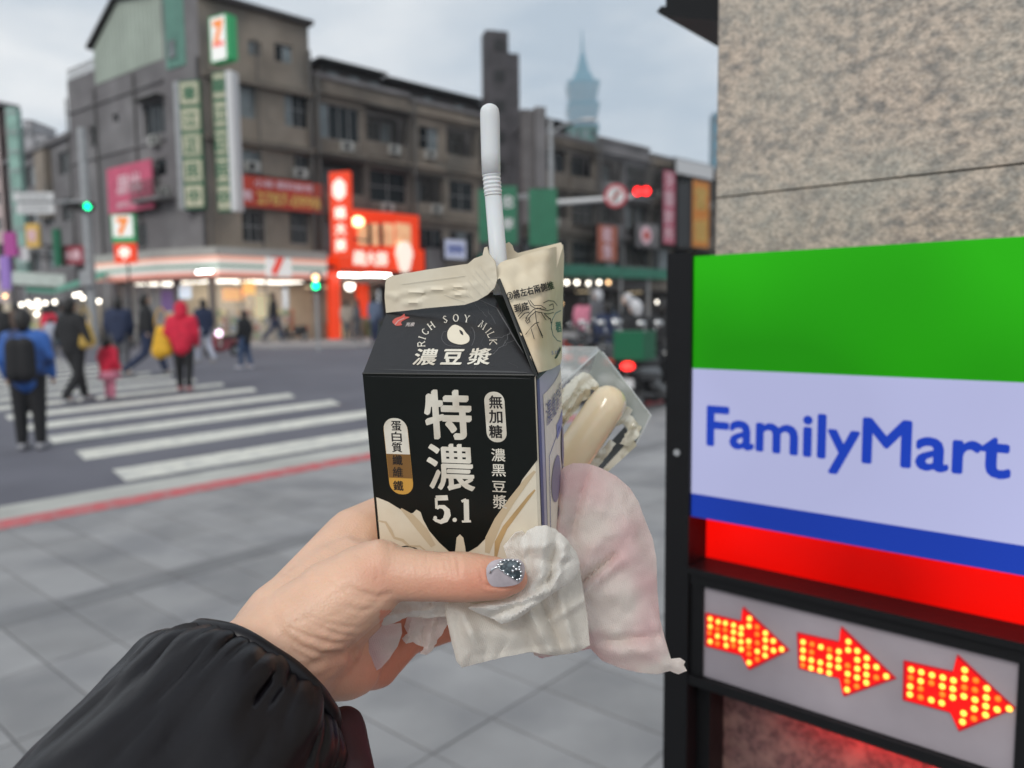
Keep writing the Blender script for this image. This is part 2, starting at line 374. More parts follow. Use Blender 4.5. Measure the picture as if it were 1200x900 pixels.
# ledges and pipes
for b in (14.15, 10.9): MB().pb(PR, 0, tR, b, b+.3, 0.002, .4).build('ledge', m_cw, cb)
for y in (110, 176): 
    b = PL.px(150, y)[1]
    MB().pb(PL, 0.1, tL, b, b+.12, .002, .12).build('string_course', m_cw3, cb)
for a, rr_ in ((tR-.12, .12), (.15, .07), (3.1, .05)): MB().tube([PR.P(a, 3.9, .2), PR.P(a, 16.8, .2)], rr_, 8).build('drain_pipe', m_pipe, cb)
for a in (3.2, 7.9, 11.6): MB().tube([PL.P(a, 3.9, .12), PL.P(a, 15.4, .12)], .06, 8).build('drain_pipe', m_pipe, cb)
a0, a1, b0, b1 = opL[0]; MB().pb(PL, a0-.15, a1+.15, b1+.04, b1+.12, .01, .6).build('window_awning', m_pipe, cb)
acunit(PL, PL.px(180, 225)[0], PL.px(180, 222)[1], cb); acunit(PL, PL.px(195, 225)[0], PL.px(195, 226)[1], cb); acunit(PL, a0+.9, b0-.4, cb)
bl = PL.rect(170, 205, 205, 237); MB().pb(PL, bl[0], bl[1], bl[2], bl[2]+.14, .01, .9).build('balcony_slab', m_cw3, cb); railing(PL, bl[0], bl[1], bl[2]+.14, bl[2]+1.1, .85, cb)
for r in ((294, 196, 306, 204), (350, 204, 360, 214)): acunit(PR, PR.px(r[0], r[1])[0], PR.px(r[0], r[1])[1], cb)
# body behind
bd = MB(); e1 = PR.P(tR, 0, -.6); bk = lambda p, z: (p.x, p.y, z)
e0 = PR.P(0.4, 0, -.6); e2 = PL.P(tL, 0, -.6); e3 = e2+(e1-e0); e4 = PL.P(.4, 0, -.6)
base = [e0, e1, e3, e2, e4]
bd.add([bk(p, 3.6) for p in base]+[bk(p, 15.5) for p in base], [(0, 1, 6, 5), (1, 2, 7, 6), (2, 3, 8, 7), (3, 4, 9, 8), (4, 0, 5, 9), (5, 6, 7, 8, 9)]); bd.build('building_core', m_cw3, cb)
bs_ = MB(); pts = [PR.P(tR, 0, -.05), PR.P(tR, 0, -6)]; bs_.pb(PR, tR-.12, tR, 3.6, ztop, -6, -.02); bs_.pb(PR, 0.2, tR, 15.4, ztop, -6.2, -5.9); bs_.build('side_wall', m_cw2, cb)
# ---- store canopy with printed stripes
m_cano = M('canopy_grey', (.42, .41, .38), .6, var=.08, vs=1)
m_cwt = M('canopy_white', (.8, .8, .76), .5, emit=(1, .93, .85), es=.26); m_cor = M('canopy_orange', (.75, .5, .4), .5, emit=(1, .42, .3), es=.42); m_cgr = M('canopy_green', (.2, .32, .26), .5, emit=(.28, .34, .27), es=.3)
m_cr2 = M('canopy_red', (.7, .35, .28), .5, emit=(1, .38, .3), es=.3)
cn = root('store_canopy', 'white striped fascia canopy wrapping the corner store', 'canopy', (CC+CB)/2+Vector((0, 0, 3.6)))
dO = 1.1; zc = [3.62, 3.93, 4.2, 4.42, 4.66, 4.86]; 
PLs = PL.P(6.9, 0, dO)
poly = [PR.P(tR+.1, 0, dO), PR.P(0, 0, dO), PL.P(0, 0, dO), PLs]; inn = [PR.P(tR+.1, 0, .01), PR.P(0, 0, .01), PL.P(0, 0, .01), PL.P(6.9, 0, .01)]
def ring(mb, z0, z1, k=0):
    for i in range(3):
        o0, o1 = poly[i], poly[i+1]; n = (o1-o0).cross(Vector((0, 0, 1))).normalized()
        if n.dot(CAM-o0) < 0: n = -n
        p = [o0, o1, inn[i+1], inn[i]]; kk = n*k
        mb.box8([bk(p[0]+kk, z0), bk(p[1]+kk, z0), bk(p[2], z0), bk(p[3], z0), bk(p[0]+kk, z1), bk(p[1]+kk, z1), bk(p[2], z1), bk(p[3], z1)])
for (z0, z1, mt, nm, k) in ((3.62, 3.88, m_cr2, 'canopy_stripe', 0), (3.88, 4.06, m_cwt, 'canopy_stripe', .004), (4.06, 4.28, m_cgr, 'canopy_stripe', 0), (4.28, 4.44, m_cwt, 'canopy_stripe', .004), (4.44, 4.72, m_cor, 'canopy_stripe', 0), (4.72, 5.15, m_cano, 'canopy_top', .08)):
    r_ = MB(); ring(r_, z0, z1, k); r_.build(nm, mt, cn)
m_signw = M('lit_white_panel', (.8, .8, .78), .5, emit=(1, .97, .9), es=.28); m_signr = M('lit_red_print', (.8, .05, .03), .5, emit=(1, .08, .04), es=.3)
m_signg = M('lit_green_print', (.03, .35, .12), .5, emit=(.03, .4, .15), es=.12); m_signo = M('lit_orange_print', (.8, .25, .04), .5, emit=(1, .28, .05), es=.3)
a0, a1, b0, b1 = PR.rect(312, 294, 336, 323); PRc = Plane(PR.P(0, 0, dO), U)
MB().pb(PRc, *PRc.rect(311, 294, 341, 324), .01, .05).build('logo_panel', m_signw, cn)
text(PRc, '7', PRc.px(325, 309)[0], PRc.px(325, 309)[1], 1.1, m_signr, cn, d=.06, w=.8, nib=(.1, .1, 0), eps=.001)
# ---- store interior (lit), glass front
st = root('store_interior', 'brightly lit convenience store interior behind the corner glass', 'shop', (CC+CB)/2)
m_beige = M('store_wall', (.62, .54, .42), .8, var=.1, vs=1); m_shelf = [M('goods', c, .6, var=.3, vs=6) for c in ((.7, .5, .3), (.75, .7, .6), (.5, .2, .12), (.2, .3, .4), (.3, .4, .2), (.8, .7, .35))]
m_ceil2 = M('dim_ceiling_panel', (.8, .7, .5), .5, emit=(1, .8, .5), es=.7); m_tube = M('fluorescent_tube', (.9, .9, .9), .4, emit=(.97, 1, .95), es=14); m_ceil = M('lit_ceiling_panel', (.9, .9, .88), .5, emit=(1, .95, .85), es=3.2)
bw = MB(); bw.pb(PR, .1, tR-.1, 0, 3.55, -4.2, -4.1); bw.pb(PR, .1, tR-.1, 3.5, 3.58, -4.2, -.3); bw.build('store_back_wall', m_beige, st)
bw = MB(); bw.pb(PL, .1, 6.6, 0, 3.55, -4.2, -4.1); bw.pb(PL, .1, 6.6, 3.5, 3.58, -4.2, -.3); bw.build('store_back_wall', m_beige, st)
for P_, n_ in ((PR, 3), (PL, 3)):
    for i in range(n_):
        MB().pb(P_, .8+i*1.9, 2.2+i*1.9, 3.44, 3.49, -3.4, -.8).build('ceiling_light', m_ceil, st)
    for i in range(4):
        a = .7+i*1.45; s_ = MB(); s_.pb(P_, a, a+1.2, 0, 1.9, -3.2, -2.6); so = s_.build('shelf', m_beige, st)
        for r in range(4):
            for c in range(4): MB().pb(P_, a+.04+c*.29, a+.29+c*.29, .12+r*.45, .48+r*.45, -2.6, -2.45).build('goods_row', random.choice(m_shelf), so)
gl = M('shop_glass', (.9, .92, .92), .05, alpha=.12)
for P_, a1 in ((PR, tR-.2), (PL, 6.5)):
    n_ = 4; 
    for i in range(n_):
        x0 = .3+(a1-.3)*i/n_; x1 = .3+(a1-.3)*(i+1)/n_
        if P_ is PR and i == 3: continue
        MB().pb(P_, x0+.04, x1-.04, .1, 3.4, -.15, -.13).build('shop_glass', gl, st)
        MB().pb(P_, x0-.04, x0+.04, 0, 3.55, -.2, -.06).build('shop_mullion', m_frame, st)
for (x0, y0, x1, y1, c, e) in ((262, 338, 288, 352, (1, .55, .25), 1.0), (285, 330, 300, 345, (1, .6, .2), 1.3), (205, 335, 222, 350, (.7, .8, .9), 1.), (187, 340, 205, 365, (.2, .12, .3), .15), (300, 345, 318, 372, (.9, .8, .5), .5)):
    P_ = PR if x0 > 240 else PL; r = P_.rect(x0, y0, x1, y1)
    MB().pb(P_, *r, -.12, -.09).build('window_poster', M('poster', c, .6, emit=c, es=e*.5), st)
# tubes under the canopy
for (x0, x1, y) in ((231, 248, 319), (258, 298, 319), (300, 342, 320)):
    P_ = PL if x0 < 240 else PR; P2 = Plane(P_.P(0, 0, .75), P_.ex); p0 = P2.px(x0, y); p1 = P2.px(x1, y)
    t = root('tube_lamp', 'white fluorescent tube under the striped store canopy, %s' % {231: 'on its short side', 258: 'first along the front', 300: 'second along the front'}[x0], 'lamp', P2.P(*p0)+Vector((0, 0, .05)), 'tubes under the store canopy')
    MB().tube([P2.P(*p0), P2.P(p1[0], p0[1])], .05, 8).build('tube', m_tube, t)
    MB().pb(P2, p0[0]-.05, p1[0]+.05, p0[1]+.06, p0[1]+.14, -.07, .07).build('fixture', m_frame, t)
    MB().pb(P2, p0[0]+.3, p0[0]+.34, p0[1]+.14, 3.62, -.02, .02).build('bracket', m_frame, t)
# ---- row of apartment blocks along the street
SEP = [375, 485, 596, 700, 760, 812]; ZT = [15.5, 15.3, 15.1, 15.6, 15.2, 15.0]
mats = [m_cw, m_cw2, m_cw, m_cw3, m_cw2, m_cw]
tt = [PR.px(x, 365)[0] for x in SEP]+[PR.px(812, 365)[0]+14]
LBL = ['brown weathered four storey block beside the orange restaurant sign', 'stained concrete four storey block behind the carton and straw', 'dark four storey block under the tall roof sign frame',
       'grey four storey block below the distant skyscraper', 'pale four storey block behind the red traffic light', 'stained four storey block beside the stone pillar']
SH = []
for bi in range(6):
    t0, t1, zt = tt[bi]+.03, tt[bi+1]-.03, ZT[bi]
    b = root('apartment_block', LBL[bi], 'building', PR.P((t0+t1)/2, 0, 0), 'four storey blocks along the street'); mt = mats[bi]
    nb = max(2, round((t1-t0)/3.2)); ops = []; wd = (t1-t0)/nb
    for fl in range(3):
        z0 = 4.6+fl*3.45
        for j in range(nb):
            a = t0+j*wd
            if random.random() < .35: ops.append((a+.3, a+wd-.3, z0+.55, z0+2.6, 'w'))
            elif random.random() < .8: ops.append((a+.15, a+wd-.15, z0+.05, z0+2.75, 'b'))
            else: ops.append((a+.7, a+wd-.5, z0+.9, z0+2.4, 'w'))
    shop = (t0+.25, t1-.25, 0, 3.4)
    wall(PR, t0, t1, 0, zt, [o[:4] for o in ops]+[shop], mt, b, reveal=.5)
    for o in ops:
        if o[4] == 'w': window(PR, *o[:4], b, nx=random.choice((2, 3, 4)), ny=random.choice((1, 2)))
        else:
            MB().pb(PR, o[0]-.02, o[1]+.02, o[2], o[3]+.02, -1.3, -1.25).build('balcony_back_wall', m_dark, b); window(PR, o[0]+.3, o[1]-.5, o[2]+.3, o[3]-.3, b, nx=3, d=-1.2)
            MB().pb(PR, o[0]-.1, o[1]+.1, o[2]-.15, o[2]+.75, .01, .16).build('balcony_front', mt, b)
            if random.random() < .7: railing(PR, o[0], o[1], o[2]+.75, o[3], .05, b)
        if o[4] == 'w' and random.random() < .4: railing(PR, o[0]-.05, o[1]+.05, o[2]-.05, o[3]-.1, .3, b, mat=m_pipe); MB().pb(PR, o[0]-.05, o[1]+.05, o[2]-.1, o[2]-.06, .01, .34).build('cage_floor', m_pipe, b)
        if random.random() < .5: acunit(PR, (o[0]+o[1])/2+random.uniform(-.5, .5), o[2]-.35 if o[4] == 'w' else o[2]+.4, b)
        if random.random() < .35:
            h = MB(); h.pb(PR, o[0]-.1, o[1]+.1, o[3]+.05, o[3]+.12, .01, .7); h.build('window_awning', m_pipe, b)
    for fl in range(4): MB().pb(PR, t0, t1, 4.2+fl*3.45, 4.42+fl*3.45, .002, .3).build('ledge', mt, b)
    MB().pb(PR, t0, t1, zt, zt+.25, -.3, .15).build('parapet_cap', m_cw3, b)
    MB().tube([PR.P(t0+.15, 4, .25), PR.P(t0+.15, zt+.1, .25)], .1, 8).build('drain_pipe', m_pipe, b)
    MB().tube([PR.P(t1-.3, 4, .2), PR.P(t1-.3, zt-.5, .2)], .05, 8).build('drain_pipe', m_pipe, b)
    MB().pb(PR, t0, t1, 3.4, zt-.4, -10, -1.6).build('building_core', m_cw3, b)
    MB().pb(PR, t0+.1, t1-.1, 0, 3.4, -4.2, -4).build('shop_back_wall', m_beige if bi == 0 else m_roof, b)
    MB().pb(PR, t0+.6, t0+1.6, 3.2, 3.26, -3, -1).build('shop_ceiling_light', m_ceil2, b)
    for j in range(6):
        a = random.uniform(t0+.5, t1-1.2); MB().pb(PR, a, a+random.uniform(.4, 1), 0, random.uniform(.6, 1.8), -2.6-j*.2, -2.5-j*.2+.4).build('shop_counter', random.choice(m_shelf), b)
    # rooftop sheds
    if bi in (0, 1, 2):
        x0, x1 = ((t0+2.2, t1), (t0, t1), (t0, t1-.4))[bi]; sh = MB(); sh.pb(PR, x0, x1, zt-.3, zt+1.9, -8, -3); so = sh.build('roof_shed', m_roof, b)
        MB().pb(PR, x0-.3 if bi == 0 else x0, x1, zt+1.9, zt+2.1, -8.3, -2.3).build('shed_roof', m_black, so)
        for j in range(3): MB().pb(PR, x0+.6+j*(x1-x0)/3, x0+1.3+j*(x1-x0)/3, zt+.5, zt+1.5, -2.99, -2.95).build('shed_window', m_panel, so)
for k, (a, b_, z0, z1) in enumerate(((tt[0]-6, tt[2], 4.6, 4.9), (tt[1], tt[4], 5.2, 5.0), (tt[0], tt[3], 8.3, 8.0))):
    t = root('overhead_cable', 'thin sagging black cable on the facades, %s' % ('beside the red banner', 'above the shop signs', 'below the third floor windows')[k], 'cable', PR.P(a, z0, .6)); MB().tube([PR.P(a+(b_-a)*f, z0+(z1-z0)*f-1.2*f*(1-f), .5) for f in np.linspace(0, 1, 12)], .03, 5).build('wire', m_black, t)
# far sidewalk
m_fsw = M('far_pavement', (.30, .29, .29), .85, var=.12, vs=.5)
fs = [(-40, 75, 0), (-17.5, 44, 0), (-13.6, 38.6, 0), (-11.5, 37.0, 0), (-7.5, 37.4, 0), (-2, 41.5, 0), (60, 101, 0), (60, 110, 0), (-30, 110, 0)]
mb = MB(); n = len(fs); mb.add([(x, y, -.3) for x, y, z in fs]+[(x, y, 0.0) for x, y, z in fs], [tuple(range(n))[::-1], tuple(range(n, 2*n))]+[(i, (i+1) % n, n+(i+1) % n, n+i) for i in range(n)])
tag(mb.build('far_sidewalk', m_fsw), 'pale pavement in front of the corner store', kind='structure')
# ================================================================== SIGNS AND STREET FURNITURE
m_steel = M('galvanised_steel', (.33, .34, .35), .5, var=.15, vs=3); m_wht = M('white_plate', (.62, .62, .62), .5)
m_grn = M('green_road_plate', (.01, .14, .07), .5, var=.1, vs=2); m_dgr2 = M('green_canopy', (.03, .17, .11), .6, var=.2, vs=1)
m_cream = M('cream_panel', (.52, .50, .36), .6); m_dgrn = M('dark_green_print', (.02, .13, .06), .6)
m_pink = M('pink_banner', (.58, .10, .18), .7, var=.12, vs=1); m_pinkt = M('faded_white_print', (.75, .5, .55), .7)
m_rban = M('red_banner', (.50, .05, .025), .6, var=.12, vs=1); m_yel = M('yellow_print', (.7, .45, .12), .6)
m_or = M('lit_orange_board', (.55, .04, .01), .5, emit=(1, .05, .0), es=.5); m_orw = M('lit_white_print', (.9, .85, .8), .5, emit=(1, .72, .55), es=.62)
m_warm = M('lit_warm_window', (.8, .5, .3), .5, emit=(1, .42, .16), es=.36, var=.4, vs=1.5); m_bulbw = M('bulb_glow', (1, .95, .85), .5, emit=(1, .93, .8), es=6); m_bulbo = M('warm_bulb_glow', (1, .7, .4), .5, emit=(1, .62, .3), es=4.5)
def sign(name, label, P, r, th, mat, group=None, frame=None, brackets=True, cat='sign', d0=0.0):
    a0, a1, b0, b1 = P.rect(*r); c = P.P((a0+a1)/2, b0)
    t = root(name, label, cat, c, group)
    MB().pb(P, a0, a1, b0, b1, d0-th, d0).build('sign_box', mat, t)
    if frame: 
        f = MB(); e = .05; f.pb(P, a0-e, a1+e, b0-e, b0, d0-th, d0+.03); f.pb(P, a0-e, a1+e, b1, b1+e, d0-th, d0+.03); f.pb(P, a0-e, a0, b0, b1, d0-th, d0+.03); f.pb(P, a1, a1+e, b0, b1, d0-th, d0+.03); f.build('sign_frame', frame, t)
    return t, (a0, a1, b0, b1)
# vertical signs of the corner block (faces turned to the crossing)
def blade(name, label, x0, x1, y0, y1, d, chars, side, n):
    P = vplane(x0, d, x1, d-.25); t, (a0, a1, b0, b1) = sign(name, label, P, (x0, y0, x1, y1), .35, m_dgrn)
    h = (b1-b0)/n
    for i, ch in enumerate(chars):
        MB().pb(P, a0+.08, a1-.08, b1-h*(i+1)+.12, b1-h*i-.1, .0, .03).build('cream_square', m_cream, t)
        text(P, ch, (a0+a1)/2, b1-h*(i+.5), h*.55, m_dgrn, t, d=.035, nib=(.04, .03, 0), eps=.0005)
    if side == 'L': MB().pb(P, a0-.3, a0-.004, b0, b1, -.5, .05).build('sign_edge', m_steel, t)
    else: MB().pb(P, a1+.004, a1+.38, b0, b1, -.5, .05).build('sign_edge', m_wht, t)
    for b in (b0+1, b1-1): MB().pb(P, a0+.1, a0+.2, b, b+.08, -1.6, -.35).build('bracket', m_black, t)
blade('vertical_sign', 'tall green sign with five cream squares, grey edge on its left', 213, 237, 94, 245, 42.2, '華江正民中', 'L', 5)
blade('vertical_sign', 'tall cream squared sign with white edge on its right, beside the corner', 252, 268, 84, 248, 40.6, '華江正民中', 'R', 5)
P7 = vplane(247, 41.2, 266, 40.6); t7, r7 = sign('store_blade_sign', 'white and green lit store sign high at the roof corner', P7, (247, 19, 265, 71), .5, m_signw, frame=m_signg)
text(P7, '7', (r7[0]+r7[1])/2, r7[3]-.75, 1.0, m_signo, t7, d=.01, w=.6, nib=(.1, .08, 0), eps=.0008); text(P7, 'ELEVEN', (r7[0]+r7[1])/2, r7[3]-1.35, .2, m_signr, t7, d=.01, w=.75, nib=(.08, .08, 0), eps=.0008)
MB().pb(P7, r7[1]+.06, r7[1]+.22, r7[2], r7[3], -.5, .02).build('green_edge', m_signg, t7)
# pink billboard on left face
Pp = Plane(PL.P(0, 0, .5), V); tp, rp = sign('billboard', 'faded pink billboard with pale lettering on the left wall', Pp, (126, 192, 178, 248), .12, m_pink)
text(Pp, '出租', (rp[0]+rp[1])/2, rp[3]-1.0, .9, m_pinkt, tp, d=.01, nib=(.05, .04, 0), eps=.0008, w=2.6)
for k in range(2): text(Pp, ('2787-0998', '0932-118667')[k], (rp[0]+rp[1])/2, rp[2]+.45+k*.75, .32, m_pinkt, tp, d=.01, nib=(.05, .04, 0), eps=.0008, w=2.9)
for a in (rp[0]+.3, rp[1]-.4): MB().pb(Pp, a, a+.08, rp[2]+.3, rp[2]+.38, -.5, -.12).build('bracket', m_black, tp)
# red banner on right face
Pr = Plane(PR.P(0, 0, .3), U); tr_, r_ = sign('red_banner_sign', 'long red banner with yellow digits above the store canopy', Pr, (283, 210, 380, 246), .12, m_rban, frame=m_black)
text(Pr, '2787-0998', (r_[0]+r_[1])/2+.3, r_[2]+.55, .62, m_yel, tr_, d=.01, w=3.9, nib=(.05, .04, 0), eps=.0008)
text(Pr, '小林 眼科診所', (r_[0]+r_[1])/2, r_[3]-.38, .42, m_pinkt, tr_, d=.01, w=3.6, nib=(.05, .04, 0), eps=.0008)
text(Pr, '電', r_[0]+.35, r_[2]+.62, .5, m_pinkt, tr_, d=.01, nib=(.05, .04, 0), eps=.0008)
# restaurant: vertical orange sign, board, upstairs lit window, lamp
Po = vplane(387, 42.6, 411, 42.2); to, ro = sign('restaurant_blade_sign', 'glowing orange vertical sign with white emblem and characters', Po, (387, 201, 410, 300), .3, m_or)
cx = (ro[0]+ro[1])/2
MB().prism(Po, [(cx+.4*math.cos(t*.52)*(1+.12*(t % 2)), ro[3]-.95+.55*math.sin(t*.52)*(1+.1*(t % 2))) for t in range(12)], .005, .03).build('emblem', m_orw, to)
vtext(Po, '鍋大將', cx, ro[3]-1.75, ro[2]+.15, .62, m_orw, to, d=.01, nib=(.06, .05, 0))
MB().pb(Po, cx-.05, cx+.05, ro[2]+1, ro[2]+1.1, -3, -.3).build('bracket', m_black, to)
PRr = Plane(PR.P(0, 0, 1.0), U)
tb, rb_ = sign('restaurant_board', 'glowing orange shop board with white lettering under the lit windows', PRr, (398, 290, 497, 317), .5, m_or)
text(PRr, '鍋大將', rb_[0]+2.2, (rb_[2]+rb_[3])/2, .85, m_orw, tb, d=.01, w=2.5, nib=(.06, .05, 0), eps=.0008)
px_, pz_ = PRr.px(471, 302); pts = [(px_+.62*math.sin(t*.4488)*(1 if math.cos(t*.4488) > 0 else .75), pz_+1.0*math.cos(t*.4488)) for t in range(14)]
MB().prism(PRr, pts, .1, .4).build('lit_emblem', m_orw, tb)
tw_, rw = sign('restaurant_window_box', 'orange upper storey frontage with warm lit windows', PRr, (412, 249, 491, 291), .9, m_or, cat='shop front')
for k, (x0, x1) in enumerate(((419, 430), (434, 443), (449, 461), (463, 481))): r = PRr.rect(x0, 262, x1, 288); MB().pb(PRr, r[0], r[1], max(r[2], rw[2]+.1), r[3], .005, .05).build('lit_window', m_warm, tw_)
for k, x0 in enumerate((430.5, 444)): r = PRr.rect(x0, 262, x0+4, 288); MB().pb(PRr, r[0], r[1], max(r[2], rw[2]+.1), r[3], .01, .06).build('window_bar', m_dark, tw_)
for k in range(8): r = PRr.rect(417+k*6, 250, 421+k*6, 256); MB().prism(PRr, rrect(*r, min(r[1]-r[0], r[3]-r[2])*.45), .01, .12).build('red_bulb', m_or, tw_)
r = PRr.px(417, 260); MB().ball(PRr.P(*r, .2), (.38, .2, .3)).build('wall_lamp', m_bulbo, tw_, True)
for (x0, x1, y, lb) in ((398, 425, 322, 'left'), (427, 457, 322, 'right')):
    p0 = PRr.px(x0, y); p1 = PRr.px(x1, y); t = root('tube_lamp', 'white tube lamp under the orange shop board, %s one' % lb, 'lamp', PRr.P(*p0), 'tubes under the orange board')
    MB().tube([PRr.P(*p0), PRr.P(p1[0], p0[1])], .06, 8).build('tube', m_tube, t); MB().pb(PRr, p0[0], p1[0], p0[1]+.07, p0[1]+.13, -.3, .05).build('fixture', m_or, t)
# orange shop pillar + shop glow under it
for (x0, y0, x1, y1, mt, nm, lb, cat, dd_) in ((386, 300, 398, 378, m_or, 'shop_pillar', 'orange pillar at the restaurant entrance', 'pillar', .3), (404, 330, 416, 340, m_bulbw, 'shop_lamp', 'round white lamp inside the orange restaurant', 'lamp', -.5), (420, 326, 432, 372, m_or, 'shop_poster', 'orange poster panel inside the restaurant', 'poster', -1.2)):
    P_ = Plane(PR.P(0, 0, dd_), U); r = P_.rect(x0, y0, x1, y1); t = root(nm, lb, cat, P_.P(r[0], r[2]))
    if nm == 'shop_lamp': MB().ball(P_.P((r[0]+r[1])/2, (r[2]+r[3])/2), .28).build('globe', mt, t, True); MB().tube([P_.P((r[0]+r[1])/2, r[3]), P_.P((r[0]+r[1])/2, 3.25)], .02).build('cord', m_black, t)
    else: MB().pb(P_, r[0], r[1], 0 if 'pillar' in nm else r[2], r[3], -.3, 0).build('panel_body', mt, t); MB().pb(P_, r[0], r[1], r[3], r[3]+.08, -.32, .03).build('trim', m_black, t)
# tall dark roof sign frame
m_twr = M('dark_sign_sheet', (.06, .055, .06), .7, var=.3, vs=1.2)
Pt = vplane(570, 50, 608, 50.6); tt_, rt = sign('rooftop_sign_tower', 'tall dark grey sign tower rising above the roofs behind the straw', Pt, (571, 36, 597, 290), 1.2, m_twr, cat='sign')
r2 = Pt.rect(597, 62, 610, 290); MB().pb(Pt, *r2, -1.0, -.1).build('side_panel', m_twr, tt_)
for k in range(6): r3 = Pt.rect(579, 46+k*36, 592, 60+k*36); MB().pb(Pt, *r3, .005, .03).build('dark_panel', m_black, tt_)
for (x0, y0, x1, y1, mt, lb) in ((612, 128, 626, 262, M('grey_sign_sheet', (.12, .11, .11), .7, var=.2, vs=2), 'grey vertical sign right of the tall roof tower'), (628, 125, 640, 220, m_cw3, 'narrow stained vertical sign beside the white lamp pole')):
    P_ = vplane(x0, 48, x1, 48.2); t, r = sign('vertical_sign', lb, P_, (x0, y0, x1, y1), .4, mt); MB().pb(P_, r[0]+.2, r[0]+.3, r[3]-1, r[3]-.9, -3, -.4).build('bracket', m_black, t)
# small shop signs on the row
def rowsign(x0, y0, x1, y1, mt, lb, d=1.0, txt_=None, tm=None, bt=0):
    P_ = Plane(PR.P(0, 0, d), U); t, r = sign('shop_sign', lb, P_, (x0, y0, x1, y1), .25, mt, frame=m_black)
    if txt_: 
        if (r[1]-r[0]) > (r[3]-r[2]): text(P_, txt_, (r[0]+r[1])/2, (r[2]+r[3])/2, (r[3]-r[2])*.5, tm, t, d=.01, w=(r[1]-r[0])*.8, nib=(.05, .04, 0), eps=.001)
        else: vtext(P_, txt_, (r[0]+r[1])/2, r[3]-.1, r[2]+.1, (r[1]-r[0])*.7, tm, t, d=.01, nib=(.05, .04, 0))
    MB().pb(P_, r[0]+.1, r[0]+.2, r[2]+.2, r[2]+.3, -d, -.25).build('bracket', m_black, t)
m_blsign = M('white_blue_sign', (.5, .52, .62), .5, emit=(.6, .65, .9), es=.28); m_bprint = M('blue_print', (.05, .1, .4), .5)
rowsign(521, 281, 546, 303, m_blsign, 'small square white sign with blue print above the carton', 1.4, '旅', m_bprint)
rowsign(499, 291, 520, 318, m_cw3, 'grey sheet sign left of the blue and white one', 1.1)
rowsign(560, 300, 640, 322, m_dgr2, 'dim green shop fascia behind the straw', 1.0)
rowsign(700, 264, 723, 306, M('faded_orange_board', (.42, .12, .07), .6), 'faded orange board below the red disc sign', 1.2, '租售', m_pinkt)
rowsign(745, 262, 772, 290, m_cw3, 'grey shop sign with red disc below the red signal', 1.2)
P_ = Plane(PR.P(0, 0, 1.25), U); c = P_.px(757, 276); t = root('round_sign', 'small round white sign with red centre below the red signal', 'sign', P_.P(c[0], c[1]-.7))
MB().prism(P_, [(c[0]+.8*math.cos(k*.524), c[1]+.8*math.sin(k*.524)) for k in range(12)], 0, .06).build('disc', m_pinkt, t); MB().prism(P_, [(c[0]+.4*math.cos(k*.524), c[1]+.4*math.sin(k*.524)) for k in range(12)], .061, .09).build('red_centre', m_rban, t)
rowsign(777, 200, 791, 286, M('crimson_board', (.45, .07, .12), .6), 'tall crimson vertical sign left of the orange one', 1.4, '牙醫診所', m_pinkt)
rowsign(811, 212, 831, 290, M('orange_board', (.62, .22, .03), .6), 'tall orange vertical sign beside the stone pillar', 1.4, '當舖', m_yel)
rowsign(792, 190, 836, 207, m_wht, 'white horizontal sign above the orange vertical one', 1.3)
rowsign(794, 214, 809, 290, m_black, 'black vertical panel between crimson and orange signs', 1.35)
P_ = Plane(PR.P(0, 0, 2.4), U); r = P_.rect(655, 313, 792, 325); t = root('street_canopy', 'long green shop canopy behind the parked scooters', 'canopy', P_.P((r[0]+r[1])/2, 0))
MB().pb(P_, r[0], r[1], r[2], r[3], -2.4, 0).build('fascia', m_dgr2, t)
for k in range(5): x = r[0]+(r[1]-r[0])*k/4; MB().pb(P_, x-.06, x+.06, 0, r[2], -.2, -.08).build('post', m_steel, t)
for k, (x, y, rr, mt) in enumerate(((664, 331, .3, m_bulbw), (676, 331, .3, m_bulbw), (690, 332, .3, m_bulbw), (702, 331, .28, m_bulbw), (713, 331, .28, m_bulbo), (770, 354, .22, m_bulbw), (752, 360, .2, m_bulbo), (640, 330, .25, m_bulbw), (657, 356, .22, m_bulbo))):
    P3 = Plane(PR.P(0, 0, 2.0), U); c = P3.px(x, y); t = root('hanging_lamp', 'bright lamp under the green canopy, %s from the left' % ('second', 'third', 'fourth', 'fifth', 'sixth', 'ninth', 'eighth', 'first', 'seventh')[k], 'lamp', P3.P(*c), 'lamps under the green canopy')
    MB().ball(P3.P(*c), rr*.5, 8, 6).build('bulb', mt, t, True); MB().tube([P3.P(*c), P3.P(c[0], r[2])], .015, 4).build('cord', m_black, t)
# ---- mast with red signal
Dm = 35.; Pm = vplane(640, Dm, 760, Dm-1)
t = root('signal_mast', 'pale mast with long arm carrying the red signal', 'signal mast', Pm.P(Pm.px(645, 330)[0], 0))
a = Pm.px(646, 240)[0]; MB().tube([Pm.P(a, -.1, 0), Pm.P(a, Pm.px(645, 140)[1], 0)], [.13, .09], 10).build('pole', m_steel, t)
zb = Pm.px(650, 238)[1]; zc_ = Pm.px(742, 230)[1]; xb = Pm.px(768, 228)[0]; MB().tube([Pm.P(a, zb), Pm.P(xb, zc_+.0)], [.13, .08], 8).build('arm', m_wht, t)
zt_ = Pm.px(645, 146)[1]; MB().tube([Pm.P(a, zt_-.4), Pm.P(a+.7, zt_), Pm.P(a+1.5, zt_+.1)], .05, 8).build('lamp_arm', m_steel, t); MB().ball(Pm.P(a+1.7, zt_+.1), (.4, .15, .09)).build('lamp_head', m_wht, t, True)
m_sred = M('red_signal_light', (1, 0, 0), .4, emit=(1, .01, .01), es=9); m_sgrn = M('green_signal_light', (0, 1, .4), .4, emit=(.0, 1, .36), es=6); m_slens = M('dark_lens', (.03, .02, .02), .3)
